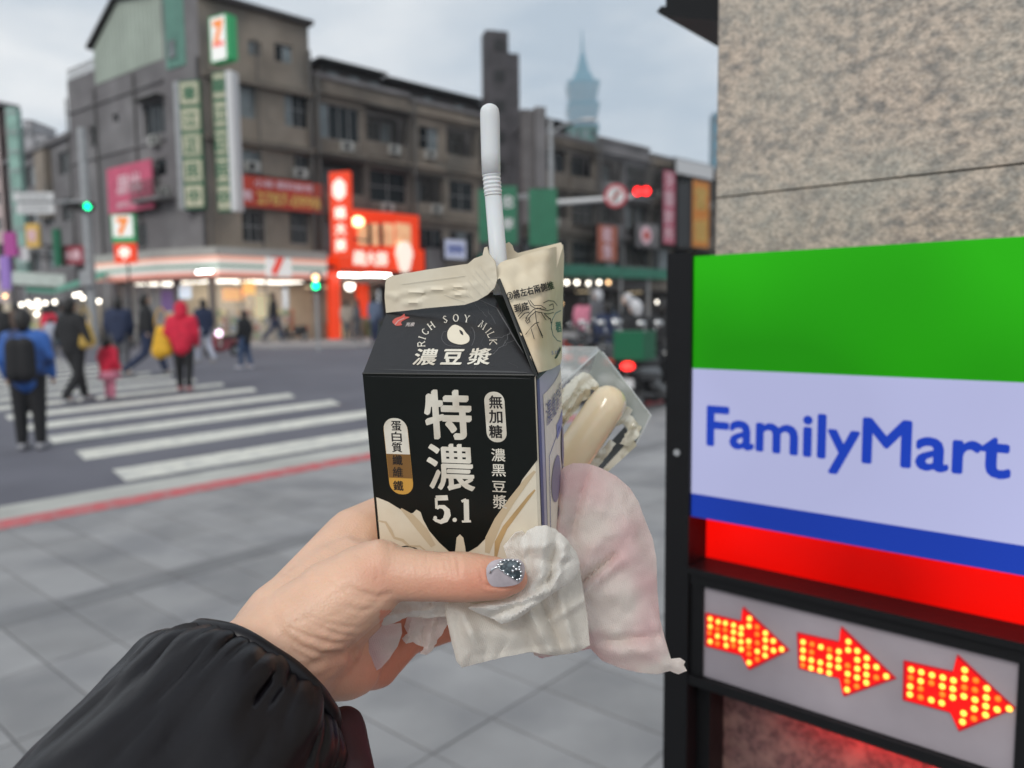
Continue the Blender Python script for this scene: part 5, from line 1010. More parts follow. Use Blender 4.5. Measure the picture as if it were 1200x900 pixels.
# crinkle scratches on the roof
m_scr = M('worn_crease', (.16, .16, .165), .5); m_scr2 = M('faint_crease', (.06, .06, .062), .4)
rs = random.Random(4); cmb = MB(); cmb2 = MB()
main = [(561, 351), (572, 356), (582, 361), (589, 373), (597, 386), (600, 392), (606, 402), (614, 414), (622, 426)]
ribbon(PRf, main, .00022, None, '', None, .0001, cmb, ws=[.5, 1, .8, 1.2, .7, 1, .7, .9, .4])
for (p, q, w_) in (((600, 392), (575, 398), .5), ((597, 388), (592, 402), .5), ((592, 402), (570, 420), .5), ((580, 410), (556, 432), .35), ((604, 398), (586, 408), .4), ((566, 352), (580, 380), .3), ((556, 355), (570, 372), .3)):
    k_ = 6; pts = [(p[0]+(q[0]-p[0])*i/k_+rs.uniform(-1.2, 1.2), p[1]+(q[1]-p[1])*i/k_+rs.uniform(-1.2, 1.2)) for i in range(k_+1)]; ribbon(PRf, pts, .0002*w_, None, '', None, .00012+rs.random()*.00003, cmb)
for _ in range(26):
    x, y = rs.uniform(545, 600), rs.uniform(356, 428); a = rs.uniform(0, 6.28); l_ = rs.uniform(5, 16)
    if 200 < 0: continue
    pts = [(x+math.cos(a+rs.uniform(-.4, .4))*l_*i/3, y+math.sin(a)*l_*i/3) for i in range(4)]
    if all(p[1] < 434 and p[0] < 585+(p[1]-340)*.38 for p in pts): ribbon(PRf, pts, .00008, None, '', None, .00015+rs.random()*.00004, cmb2)
cmb.build('crease_mark', m_scr, ct); cmb2.build('crease_mark', m_scr2, ct)
ribbon(PRf, [(436, 432.5), (480, 434), (540, 435), (600, 436), (618, 437)], .0005, m_scr2, 'fold_sheen', ct, ws=[.1, .6, 1, 1, .3])
ribbon(PF, [(427, 441), (480, 442), (540, 442.5), (600, 443), (622, 444)], .00018, m_scr2, 'fold_sheen', ct, ws=[.1, .6, 1, 1, .3])
T('濃', 499, 418.5, 19, P=PRf, nib=(.028, .012, .7), wpx=26, d=.0002); T('豆', 530.5, 418.5, 17, P=PRf, nib=(.05, .025, .75), wpx=23, d=.0002); T('漿', 562.5, 418, 19, P=PRf, nib=(.03, .014, .7), wpx=25, d=.0002)
# arc lettering with small serifs
SER = {'R': [((0, 0), (0, 1)), ((0, 1), (.45, 1), (.6, .78), (.45, .52), (0, .52)), ((.3, .52), (.65, 0))], 'I': [((.15, 0), (.15, 1))], 'C': [((.65, .82), (.4, 1), (.12, .8), (.05, .5), (.12, .2), (.4, 0), (.65, .2))],
       'H': [((0, 0), (0, 1)), ((.6, 0), (.6, 1)), ((0, .52), (.6, .52))], 'S': [((.52, .85), (.28, 1), (.05, .78), (.28, .52), (.52, .25), (.28, 0), (.02, .18))], 'O': [tuple((.38+.36*math.cos(t), .5+.5*math.sin(t)) for t in np.linspace(0, 6.2832, 12))],
       'Y': [((0, 1), (.32, .5), (.64, 1)), ((.32, .5), (.32, 0))], 'M': [((0, 0), (.08, 1), (.4, .1), (.72, 1), (.8, 0))], 'L': [((0, 1), (0, 0), (.5, 0), (.5, .15))], 'K': [((0, 0), (0, 1)), ((.6, 1), (.05, .48), (.62, 0))]}
FEET = {'R': [(0, 0), (.62, 0), (0, 1)], 'I': [(.15, 0), (.15, 1)], 'H': [(0, 0), (.6, 0), (0, 1), (.6, 1)], 'Y': [(0, 1), (.64, 1), (.32, 0)], 'M': [(0, 0), (.8, 0), (.08, 1), (.72, 1)], 'L': [(0, 0), (0, 1)], 'K': [(0, 0), (0, 1), (.6, 1), (.62, 0)]}
am = MB(); cen = (536, 402.5); Rx_, Ry_ = 38, 25.5
s_ = 'RICH SOY MILK'; wd = {'R': .8, 'I': .45, 'C': .85, 'H': .8, ' ': .55, 'S': .72, 'O': .95, 'Y': .78, 'M': 1.0, 'L': .65, 'K': .78}
tot = sum(wd[c] for c in s_); acc = 0; up_h = 8.2
for ch in s_:
    f = (acc+wd[ch]/2)/tot; acc += wd[ch]; th = math.radians(190-f*196)
    if ch == ' ': continue
    bx_, by_ = cen[0]+Rx_*math.cos(th), cen[1]-Ry_*math.sin(th); nx_, ny_ = math.cos(th)/Rx_, -math.sin(th)/Ry_; nl = math.hypot(nx_, ny_); nx_, ny_ = nx_/nl, ny_/nl; tx_, ty_ = -ny_, nx_
    wmid = {'I': .15, 'O': .38, 'M': .4}.get(ch, .32)
    def mapp(p): return (bx_+tx_*(p[0]-wmid)*up_h*.95+nx_*p[1]*up_h, by_+ty_*(p[0]-wmid)*up_h*.95+ny_*p[1]*up_h)
    dd_ = .0002
    for ln in SER[ch]: dd_ += .000004; ribbon(PRf, [mapp(p) for p in ln], .00023, None, '', None, dd_, am)
    for p in FEET.get(ch, ()): dd_ += .000004; ribbon(PRf, [mapp((p[0]-.13, p[1])), mapp((p[0]+.13, p[1]))], .00011, None, '', None, dd_, am)
am.build('arc_lettering', m_cprint, ct)
# bean
def blob(P, pts, mt, nm, par, d0, d1): return MB().prism(P, [P.px(*p) for p in pts], d0, d1).build(nm, mt, par)
def smooth_loop(pts, n=5):
    o = []; K = len(pts)
    for i in range(K):
        p0, p1, p2, p3 = [np.array(pts[(i+j-1) % K], float) for j in range(4)]
        for t in np.linspace(0, 1, n, endpoint=False): o.append(tuple(.5*((2*p1)+(-p0+p2)*t+(2*p0-5*p1+4*p2-p3)*t*t+(-p0+3*p1-3*p2+p3)*t**3)))
    return o
blob(PRf, smooth_loop([(525, 388), (532, 381), (541, 384), (546, 390), (550, 395), (549, 401), (541, 404), (531, 402), (525, 397)]), m_ccream, 'bean_print', ct, .00005, .0002)
blob(PRf, smooth_loop([(538.5, 387), (542, 389), (543, 393), (540, 391.5)]), m_croof, 'bean_eye', ct, .0002, .00026)
ribbon(PRf, smooth_loop([(523, 389), (518, 394), (519, 400), (525, 405), (534, 406), (540, 405)], 4)[:-4], .00008, m_scr, 'bean_shadow_line', ct, .00018)
ribbon(PRf, smooth_loop([(552, 384), (556, 390), (556, 398), (552, 405)], 4)[:-4], .00008, m_scr, 'bean_shadow_line', ct, .00018)
# small red brand emblem
m_lr = M('emblem_red', (.55, .10, .08), .5); m_lw = M('emblem_pale', (.45, .40, .38), .5)
blob(PRf, smooth_loop([(460, 377), (464, 373), (470, 371), (474, 368), (475, 371), (480, 372), (474, 375), (470, 378), (471, 381), (465, 382), (462, 380)]), m_lr, 'emblem', ct, .00005, .00018)
ribbon(PRf, [(463, 381), (467, 376), (474, 373)], .0002, m_lw, 'emblem_line', ct, .0002); 
T('光泉', 481, 380.5, 4.6, m_lw, P=PRf, nib=(.04, .04, 0), wpx=10)
# ---- sheet patches (card and tissue) -------------------------------------------------
def inside(p, poly):
    x, y = p; c = False; n = len(poly)
    for i in range(n):
        x1, y1 = poly[i]; x2, y2 = poly[(i+1) % n]
        if (y1 > y) != (y2 > y) and x < (x2-x1)*(y-y1)/(y2-y1)+x1: c = not c
    return c
def segd(p, a, b):
    ax, ay = a; bx, by = b; dx, dy = bx-ax, by-ay; t = max(0, min(1, ((p[0]-ax)*dx+(p[1]-ay)*dy)/(dx*dx+dy*dy+1e-9))); return math.hypot(p[0]-ax-t*dx, p[1]-ay-t*dy), t
def patch(name, outline, dfun, mat, parent, step=5, th=.0003, jag=0, seed=1, sm=2, uvs=None):
    rd = random.Random(seed); pts = []; n = len(outline)
    for i in range(n):
        a, b = outline[i], outline[(i+1) % n]; L_ = math.hypot(b[0]-a[0], b[1]-a[1]); k = max(1, int(L_/step))
        for j in range(k): pts.append((a[0]+(b[0]-a[0])*j/k+(rd.uniform(-jag, jag) if j else 0), a[1]+(b[1]-a[1])*j/k+(rd.uniform(-jag, jag) if j else 0)))
    nb_ = len(pts); x0, x1 = min(p[0] for p in pts), max(p[0] for p in pts); y0, y1 = min(p[1] for p in pts), max(p[1] for p in pts)
    inner = []; y = y0+step/2; row = 0
    while y < y1:
        x = x0+(step/2 if row % 2 else 0)
        while x < x1:
            if inside((x, y), pts) and min(segd((x, y), pts[i], pts[(i+1) % nb_])[0] for i in range(nb_)) > step*.55: inner.append((x, y))
            x += step
        y += step*.87; row += 1
    allp = pts+inner
    vv, ee, ff, ov, oe, of = delaunay_2d_cdt([Vector(p) for p in allp], [(i, (i+1) % nb_) for i in range(nb_)], [], 1, 1e-5)
    me = bpy.data.meshes.new(name)
    edge = pts
    vs = []
    for p in vv:
        de = min(segd((p[0], p[1]), edge[i], edge[(i+1) % nb_])[0] for i in range(nb_))
        vs.append(at(p[0], p[1], dfun(p[0], p[1], de)))
    me.from_pydata([tuple(v) for v in vs], [], [tuple(f) for f in ff]); 
    uv = me.uv_layers.new(name='uv')
    for lp_ in me.loops: q = vv[lp_.vertex_index]; uv.data[lp_.index].uv = (q[0]/100, q[1]/100)
    me.materials.append(mat); me.polygons.foreach_set('use_smooth', [True]*len(me.polygons)); me.validate(); me.update()
    o = bpy.data.objects.new(name, me); put(o, parent); s = o.modifiers.new('thickness', 'SOLIDIFY'); s.thickness = th; s.offset = 0
    es_ = o.modifiers.new('sharp', 'EDGE_SPLIT'); es_.split_angle = math.radians(50)
    return o
def lerp3(A, B, C_):
    """plane of depths from three (x,y,d) pixels; returns perspective-correct depth function"""
    a, b, c = at(*A), at(*B), at(*C_); n = (b-a).cross(c-a)
    return lambda x, y: (a-CAM).dot(n)/ray(x, y).dot(n)
def fold(folds): 
    def f(x, y):
        s = 0
        for (xa, ya, xb, yb, w_, am_) in folds:
            d, t = segd((x, y), (xa, ya), (xb, yb)); s -= am_*math.exp(-(d/w_)**2)*(.35+.65*math.sin(math.pi*min(1, max(0, .12+t*.76))))
        return s
    return f
def nz(x, y, s, seed=0): return mnoise.noise(Vector((x/s, y/s, seed)))
# fin (sealed top band)
fp = lerp3((453, 366, .3583), (453, 324, .3545), (570, 348, .3400)); ff_ = fold([(455, 346, 560, 334, 1.6, .0012), (474, 356, 492, 355, 1.8, .0016), (530, 345, 548, 344, 1.8, .0018), (462, 350, 466, 349, 2, .0014), (492, 348, 500, 345, 1.8, -.0012), (555, 318, 560, 345, 2, .0006), (563, 312, 572, 345, 2, -.0006), (540, 316, 552, 350, 1.5, .0004)])
fin = [(453, 366.5), (451.5, 350), (452, 332), (454, 325.5), (458, 323.5), (500, 316), (549, 309), (556, 303), (566, 299), (568, 290), (571, 289), (573, 297), (580, 306), (582, 315), (583, 328), (580, 337), (572, 345), (560, 352), (545, 357), (500, 361)]
patch('sealed_fin', fin, lambda x, y, e: fp(x, y)+ff_(x, y)-.0008*max(0, (x-545)/40)*abs(nz(x, y, 7, 3)), m_ccream, ct, step=3.5, th=.0011)
# faint fan creases on the fin
fm_ = MB(); 
for (a, b) in (((470, 333), (545, 323)), ((553, 322), (571, 342)), ((556, 316), (574, 338)), ((548, 328), (566, 349)), ((562, 312), (577, 332)), ((540, 333), (556, 352)), ((520, 345), (545, 354)), ((530, 338), (550, 348))):
    fm_.tube([at(a[0]+(b[0]-a[0])*t, a[1]+(b[1]-a[1])*t, fp(a[0]+(b[0]-a[0])*t, a[1]+(b[1]-a[1])*t)-.0012) for t in (0, .5, 1)], .00009, 5)
fm_.build('fin_crease', M('pale_crease', (.66, .62, .52), .5), ct)
# spout facet on the right and its back layer
m_spout = M('carton_inner_cream', (.74, .65, .49), .5, var=.07, vs=50, var2=(.60, .47, .30), vs2=26)
sa = lerp3((585, 330, .3365), (629, 438, .3165), (658, 424, .371)); 
sb = lerp3((585, 330, .3365), (629, 438, .3165), (660, 288, .362))
def spd(x, y, e):
    t = max(0, min(1, (x-(618+(636-618)*((436-y)/116)))/40)); t = t*t*(3-2*t)*max(.35, min(1, (y-300)/110))
    return sb(x, y)*(1-t)+sa(x, y)*t-.0012*math.sin(math.pi*min(1, e/18))+.0006*nz(x, y, 9, 5)*(1 if y < 345 else .4)
spo = [(583, 312), (587, 308), (594, 305), (604, 303), (614, 299), (640, 292), (659.5, 286.5), (660.5, 300), (659.5, 340), (658.5, 380), (658, 420), (656, 427), (646, 432.5), (634, 436), (628.5, 436.5), (620, 415), (608, 388), (596, 358), (587, 338), (582, 325)]
patch('spout_flap', spo, spd, m_spout, ct, step=4.5, th=.0005)
bk_ = lerp3((583, 300, .352), (658, 285, .374), (600, 330, .352))
patch('spout_back', [(582, 306), (588, 296), (592, 286), (596, 284), (600, 288), (602, 294), (606, 297), (630, 291), (657, 284.5), (659, 290), (650, 320), (590, 330)], lambda x, y, e: bk_(x, y), m_spout, ct, step=6, th=.0009)
# black fold strip beside the facet
ks = [at(582, 328, .3362), at(586, 326, .3360), at(630.5, 436, .3158), at(630.5, 441, .3160), at(626, 440, .3162)]; k2 = [p+ROT @ Vector((0, 0, -.0012)) for p in ks]
MB().add(ks+k2, [(0, 1, 2, 3, 4), (9, 8, 7, 6, 5)]+[(i, (i+1) % 5, 5+(i+1) % 5, 5+i) for i in range(5)]).build('black_fold', m_cblk, ct)
# remaining roof closure (back panel and left gusset)
BLk = PF.P(0, 0, -Dc); BRk = PF.P(Wc, 0, -Dc); R1 = at(578, 345, .338); L1b = L1
MB().add([BLk, BRk, at(640, 300, .372), at(580, 334, .352), at(456, 350, .368)], [(0, 1, 2, 3, 4)]).build('back_roof_panel', m_ccream, ct)
MB().add([TL, L1b, PF.P(.016, .004, -Dc/2), BLk], [(0, 1, 2), (1, 3, 2), (0, 2, 3)]).build('left_gusset', m_cblk, ct)
MB().add([TR, at(606, 392, .331), at(594, 350, .3385), R1], [(0, 1, 2), (0, 2, 3)]).build('right_gusset', m_cblk, ct)
MB().tube([TL+PF.n*-.0002, TR+PF.n*-.0002], .0006, 8).build('front_fold', m_cblk, ct)
# print on the spout facet
class Surf:
    """maps picture-sized positions onto the facet"""
    def __init__(s, f): s.f = f
    def P(s, a, b, d=0): return at(a, b, s.f(a, b, 18)-d)
    def px(s, x, y): return (x, y)
SS = Surf(spd)
def stext(s, x, y, h, rot, mt, w=None, nib=(.03, .03, 0)):
    return text(SS, s, x, y, h, mt, ct, d=.0032, fn=lambda a, b, d: SS.P(a, 2*y-b, d), rot=rot, w=w, nib=nib, eps=.00002)
stext('②將左右兩側推', 621.5, 340.5, 9.5, .24, m_cprintb, w=56); stext('到底', 611, 360, 9.5, .2, m_cprintb, w=17)
hm = MB()
for ln in ([(607, 371), (613, 364), (618, 362)], [(609, 373), (615, 367), (620, 366)], [(619, 352), (622, 358), (628, 362), (634, 361)], [(621, 352), (626, 358), (634, 358), (640, 362)], [(616, 373), (620, 368), (625, 363), (630, 361), (642, 364), (649, 362), (648, 356), (644, 358)], [(618, 376), (622, 370), (628, 365), (642, 368), (649, 366)],
           [(627, 364), (629, 379), (636, 394)], [(622, 384), (627, 379), (645, 373)], [(616, 392), (622, 384), (626, 397)], [(629, 379), (636, 396)], [(637, 355), (643, 352), (649, 353), (653, 358)], [(645, 373), (646, 379)], [(638, 368), (645, 374)], [(634, 366), (640, 375)], [(616, 376), (618, 379), (621, 377), (620, 372), (617, 373), (616, 376)]):
    hm.tube([SS.P(x, y, .0030) for x, y in ln], .00018, 5)
hm.build('line_drawing', m_cprintb, ct)
m_tl = M('teal_print', (.05, .16, .15), .5); cm_ = MB(); cm_.tube([SS.P(*p, .0030) for p in [(657, 364), (651, 367), (647, 375), (646, 384), (648, 393), (653, 399), (657, 400)]], .00022, 5); cm_.build('circle_outline', m_tl, ct); stext('稻', 654.5, 383, 12, .1, m_tl, w=6)
stext('5.1%', 651, 413, 4, .1, M('lilac_print', (.3, .3, .5), .5), w=9)
# right side panel
PS = Plane(PF.P(Wc, 0, 0), -PF.n, PF.ey, PF.ex)
m_sidep = M('side_panel_lilac', (.46, .44, .56), .4, var=.06, vs=60); m_sidec = M('side_panel_cream', (.88, .81, .70), .45); m_ind = M('indigo_print', (.10, .11, .26), .5); m_mau = M('mauve_print', (.27, .24, .36), .5); m_lil = M('violet_label', (.26, .28, .62), .5)
def SP(t, b, d=0): t = max(0, min(1, t)); f = min(1, -b/Hc*.8+.2) if b < 0 else .2; return PF.P(Wc+.0022*math.sin(math.pi*max(0, min(1, (t*Dc-rr_)/(Dc-2*rr_))))*math.sin(math.pi*max(0, f))+d, b, -t*Dc)
def sidequad(t0, t1, b0, b1, mt, nm, d):
    mb = MB(); n = 8
    for j in range(9):
        for i in range(n+1): mb.v.append(SP(t0+(t1-t0)*i/n, b1+(b0-b1)*j/8, d))
    for j in range(8):
        for i in range(n): k = j*(n+1)+i; mb.f.append((k, k+1, k+n+2, k+n+1))
    return mb.build(nm, mt, ct)
sidequad(.02, .98, -Hc+.002, -.0005, m_sidep, 'side_print', .0002); sidequad(.16, .97, -.09, -.011, m_sidec, 'cream_field', .0004); sidequad(.02, .08, -Hc+.003, -.002, m_ind, 'dark_edge', .0005)
sidequad(.02, .98, -.0022, -.0005, m_cprintb, 'dark_line', .0006); sidequad(.5, .94, -.038, -.031, m_lil, 'violet_label', .0006)
def sideblob(t, b, rt, rb, mt, nm, d=.0007): mb = MB(); mb.add([SP(t+rt*math.cos(q*.4488), b+rb*math.sin(q*.4488), d) for q in range(14)], [tuple(range(14))]); mb.build(nm, mt, ct)
sideblob(.45, -.056, .18, .011, m_mau, 'bean_picture'); sideblob(.83, -.048, .13, .010, m_mau, 'bean_picture', .0009); sideblob(.80, -.068, .16, .010, m_ind, 'bean_picture'); sideblob(.62, -.076, .14, .007, m_mau, 'bean_picture', .0009); sideblob(.86, -.085, .1, .007, m_cara2, 'bean_picture')
text(PS, '濃纖高鈣', Dc*.5, -.0205, .011, m_ind, ct, fn=lambda a, b, d: SP(a/Dc, b, .0008+d), w=Dc*.62, eps=.00001)
sm_ = MB(); sm_.tube([SP(.62, -.034, .0009), SP(.22, -.040, .0009), SP(.22, -.085, .0009)], .00018, 4); sm_.tube([SP(.3, -.098, .0009), SP(.6, -.086, .0009)], .00018, 4); sm_.build('side_line', m_ind, ct)
# ================================================================== STRAW
m_straw = M('translucent_straw', (.98, .93, .91), .2, trans=.0, spec=.6, alpha=.78, sss=.3); m_straw.node_tree.nodes['Principled BSDF'].inputs['IOR'].default_value = 1.25
sw_ = root('drinking_straw', 'translucent white bendy straw standing in the carton spout', 'straw', at(584, 310, .347))
def hollow(pts, R, name, n=28, th=.0003):
    o = MB(); o.tube(pts, R, n, False); ob = o.build(name, m_straw, sw_, True); s = ob.modifiers.new('thickness', 'SOLIDIFY'); s.thickness = th; s.offset = -1; return ob
dS = .347
hollow([at(588, 345, .349), at(584.5, 308, dS), at(578, 230, .3455)], [.0039, .0039, .0038], 'lower_tube')
pts = []; R = []
for i in range(33):
    f = i/32; pts.append(at(578-2.3*f, 229-25*f, .3455-.001*f)); R.append(.0040+.0002*math.cos(i*math.pi/4*1.33)-(.0003 if i in (0, 32) else 0))
hollow(pts, R, 'bendy_section')
tp_ = [at(575.7, 205, .3445), at(575, 180, .344), at(574.2, 140, .3435), at(573.9, 132, .343), at(573.7, 128, .343), at(573.6, 125, .343), at(573.5, 122.8, .343), at(573.5, 121.6, .343)]
hollow(tp_, [.0042, .0043, .0044, .0043, .0040, .0032, .0019, .0004], 'upper_tube')
hollow([at(576, 208, .3442), at(575, 150, .3435), at(574.6, 137, .3430)], [.0030, .0030, .0029], 'inner_tube', th=.0002)
# ================================================================== HAND AND SLEEVE
m_skinh = bpy.data.materials.new('hand_skin'); m_skinh.use_nodes = True; nt = m_skinh.node_tree; b_ = nt.nodes['Principled BSDF']; Lk = nt.links.new
tc = N(nt, 'ShaderNodeTexCoord'); at_ = N(nt, 'ShaderNodeAttribute'); at_.attribute_name = 'flush_and_shade'
n_a = N(nt, 'ShaderNodeTexNoise'); n_a.inputs['Scale'].default_value = 55; n_a.inputs['Detail'].default_value = 4; Lk(tc.outputs['Object'], n_a.inputs['Vector'])
c1 = N(nt, 'ShaderNodeMixRGB'); c1.inputs[1].default_value = (.75, .475, .335, 1); c1.inputs[2].default_value = (.74, .29, .19, 1); Lk(at_.outputs['Fac'], c1.inputs[0])
c2_ = N(nt, 'ShaderNodeMixRGB', blend_type='MULTIPLY'); c2_.inputs[0].default_value = 1; r_a = N(nt, 'ShaderNodeMapRange'); r_a.inputs[3].default_value = .84; r_a.inputs[4].default_value = 1.1; Lk(n_a.outputs[0], r_a.inputs[0]); Lk(c1.outputs[0], c2_.inputs[1]); Lk(r_a.outputs[0], c2_.inputs[2]); Lk(c2_.outputs[0], b_.inputs['Base Color'])
b_.inputs['Roughness'].default_value = .42; b_.inputs['Specular IOR Level'].default_value = .4; b_.inputs['Subsurface Weight'].default_value = .25; b_.inputs['Subsurface Radius'].default_value = (1, .3, .15); b_.inputs['Subsurface Scale'].default_value = .004
n_b = N(nt, 'ShaderNodeTexVoronoi'); n_b.inputs['Scale'].default_value = 900; Lk(tc.outputs['Object'], n_b.inputs['Vector']); bp = N(nt, 'ShaderNodeBump'); bp.inputs['Strength'].default_value = .3; bp.inputs['Distance'].default_value = .0004; Lk(n_b.outputs[0], bp.inputs['Height']); Lk(bp.outputs[0], b_.inputs['Normal'])
pr = root('person', 'outstretched bare hand with thumb across the carton, puffy black sleeve', 'person', at(330, 860, .30))
hb = MB()
def hc(p, q, r0, r1, n=18): hb.cap(at(*p), at(*q), r0, r1, n)
# forearm and wrist
hc((150, 930, .285), (318, 775, .315), .027, .0235); hc((318, 775, .315), (352, 742, .328), .0235, .0245); hc((345, 770, .33), (365, 745, .34), .022, .024)
# palm
hc((340, 745, .328), (405, 690, .345), .0245, .0235); hc((350, 765, .338), (415, 745, .362), .020, .0205); hc((360, 780, .335), (408, 778, .352), .0155, .016)
hc((352, 715, .334), (418, 634, .368), .0185, .0165)
hc((405, 690, .352), (410, 650, .366), .02, .016)
hc((418, 634, .368), (452, 608, .386), .0165, .0125); hc((430, 650, .372), (455, 640, .39), .016, .013)
# thenar and thumb
hc((355, 735, .318), (432, 680, .3235), .019, .0165); hc((385, 702, .322), (444, 668, .3228), .016, .0132)
hc((446, 671, .3222), (515, 676, .3206), .0116, .0102); hc((515, 676, .3206), (545, 676, .3203), .0102, .0106); hc((545, 676, .3203), (585, 678, .3218), .0105, .0088); hc((585, 678, .3218), (601, 678, .3225), .0088, .0066)
# lower palm to curled little and ring fingers behind the carton
hc((395, 770, .352), (440, 778, .372), .016, .0122); hc((440, 778, .372), (478, 745, .392), .0118, .0095); hc((478, 745, .392), (540, 728, .413), .0098, .0085); hc((540, 728, .413), (600, 737, .418), .0085, .0072); hc((600, 737, .418), (628, 750, .412), .0072, .0058)
hc((420, 745, .372), (470, 705, .403), .0145, .0105); hc((470, 705, .403), (560, 690, .428), .0095, .0085); hc((560, 690, .428), (625, 700, .425), .0085, .0065)
hc((452, 608, .386), (480, 596, .408), .0115, .0095); hc((480, 596, .408), (560, 600, .426), .0092, .0082); hc((560, 600, .426), (618, 618, .424), .0082, .0062)
hc((440, 650, .39), (475, 645, .412), .0125, .0095); hc((475, 645, .412), (570, 648, .432), .0092, .0083); hc((570, 648, .432), (630, 660, .428), .0083, .0062)
hand = hb.build('hand', m_skinh, pr, True); remesh(hand, .0008, 28, .5)
me = hand.data; nv = len(me.vertices); co = np.empty(nv*3); me.vertices.foreach_get('co', co); co = co.reshape(-1, 3); no = np.empty(nv*3); me.vertices.foreach_get('normal', no); no = no.reshape(-1, 3)
Rn = np.array(ROT); off = np.array(CAM)
def pxs(c): q = (c-off) @ Rn; return 600-FPX*q[:, 0]/q[:, 2], 450+FPX*q[:, 1]/q[:, 2], -q[:, 2]
PX, PY, PD = pxs(co)
facing = ((off-co)*no).sum(1) > 0
def crease(pts, w_, dep, ridge=.0, kk_=1.25):
    global co
    best = np.full(nv, 1e9); bt = np.zeros(nv); K = len(pts)-1
    for i in range(K):
        ax, ay = pts[i]; bx, by = pts[i+1]; dx, dy = bx-ax, by-ay; t = np.clip(((PX-ax)*dx+(PY-ay)*dy)/(dx*dx+dy*dy), 0, 1); d = np.hypot(PX-ax-t*dx, PY-ay-t*dy); m = d < best; best[m] = d[m]; bt[m] = (i+t[m])/K
    amp = kk_*np.sin(math.pi*np.clip(bt, .04, .96))**.6
    dd = dep*np.exp(-(best/w_)**2)*amp-ridge*np.exp(-((best-w_*2.2)/(w_*1.4))**2)*amp
    co -= no*(dd*facing)[:, None]
zc7 = lambda l: [(260+x/3.6, 580+y/3.6) for x, y in l]
for l, w_, dp in (([(325, 505), (400, 555), (490, 590), (585, 600)], 2.3, .0010), ([(285, 560), (370, 600), (460, 628), (545, 622)], 2.4, .0013), ([(270, 590), (330, 640), (420, 672), (500, 668)], 2.6, .0016), ([(255, 600), (300, 660), (380, 700)], 2.6, .0010), ([(350, 500), (430, 540), (520, 560), (600, 560)], 2.0, .0007),
                  ([(300, 520), (350, 560), (420, 590)], 2, .0006), ([(330, 740), (420, 700), (520, 668), (550, 640)], 4, .0016), ([(300, 760), (420, 770), (480, 730)], 3.5, .0007), ([(520, 380), (590, 415), (660, 432), (720, 415)], 2.6, .0013), ([(470, 360), (540, 420), (640, 455), (700, 450)], 2.2, .0008), ([(500, 470), (590, 490), (660, 470)], 2.2, .0006), ([(545, 620), (548, 680), (570, 740)], 4, .0012), ([(350, 800), (430, 790), (520, 770)], 3, .0006)):
    crease(zc7(l), w_*1.25, dp, dp*.25, .62)
zk = lambda l: [(400+x/3.75, 590+y/3.75) for x, y in l]
for l, w_, dp in (([(452, 235), (462, 280), (480, 325)], 1.9, .0005), ([(474, 228), (486, 285), (500, 330)], 2.0, .0007), ([(505, 232), (512, 280), (522, 330)], 1.9, .0006), ([(520, 240), (527, 290)], 1.8, .0004), ([(610, 290), (622, 345), (640, 362), (720, 366), (768, 352)], 1.8, .0006)): crease(zk(l), w_, dp, dp*.4)
rk = random.Random(5)
for _ in range(70):
    x0, y0 = rk.uniform(300, 560), rk.uniform(625, 790); a = rk.uniform(-.9, .5) if x0 < 440 else rk.uniform(1.2, 1.9); l_ = rk.uniform(8, 26); crease([(x0, y0), (x0+l_*.5*math.cos(a)+rk.uniform(-1, 1), y0+l_*.5*math.sin(a)), (x0+l_*math.cos(a), y0+l_*math.sin(a)+rk.uniform(-1, 1))], 1.5, rk.uniform(.00008, .0002))
ed = np.empty(len(me.edges)*2, dtype=np.int32); me.edges.foreach_get('vertices', ed); ed = ed.reshape(-1, 2)
for _ in range(1):
    ac = np.zeros_like(co); ct_ = np.zeros(nv); np.add.at(ac, ed[:, 0], co[ed[:, 1]]); np.add.at(ac, ed[:, 1], co[ed[:, 0]]); np.add.at(ct_, ed[:, 0], 1); np.add.at(ct_, ed[:, 1], 1); co = co*.5+.5*ac/ct_[:, None]
me.vertices.foreach_set('co', co.reshape(-1)); me.update()
fl = np.zeros(nv); g_ = lambda x, y, sx, sy: np.exp(-((PX-x)/sx)**2-((PY-y)/sy)**2)
fl = np.clip(.75*g_(590, 680, 50, 30)+.35*g_(530, 690, 50, 25)+.9*g_(455, 790, 75, 45)+.9*(PX > 445)*(PY > 715)+.3*g_(480, 690, 60, 20)+.35*g_(440, 670, 25, 20), 0, 1)  # redder fingertip skin, plus shade on lower palm and fingers painted in
at2 = me.attributes.new('flush_and_shade', 'FLOAT', 'POINT'); at2.data.foreach_set('value', fl.astype(np.float32))
# nail
m_nail = M('glossy_nail', (.50, .44, .47), .12, coat=1, var=.15, vs=200); m_gem = M('black_gem', (.02, .035, .045), .15, coat=1, var2=(.12, .16, .18), vs2=500); m_silver = M('silver_bead', (.75, .77, .8), .15, metal=1)
from mathutils.bvhtree import BVHTree
bvh = BVHTree.FromPolygons([Vector(c) for c in co], [tuple(p.vertices) for p in me.polygons])
def hit(x, y, default=.312):
    r = ray(x, y); h = bvh.ray_cast(CAM, r.normalized()); return -(ROT.transposed() @ (h[0]-CAM)).z if h[0] else default
nout = smooth_loop([(570, 666), (573.5, 660), (580, 656.5), (590, 655), (602, 655), (610, 657), (614, 665), (613, 676), (608, 683), (598, 686), (584, 687), (576, 685.5), (571, 678)], 2)
nd0 = hit(592, 674)
def nd(x, y, e): return nd0-.0012-.0022*(1-((y-670)/20)**2)+.002*max(0, (x-603)/10)**2
patch('nail', nout, nd, m_nail, pr, step=2.2, th=.0009)
nl = [o for o in bpy.data.objects if o.name.startswith('nail') and o.parent == pr][0]
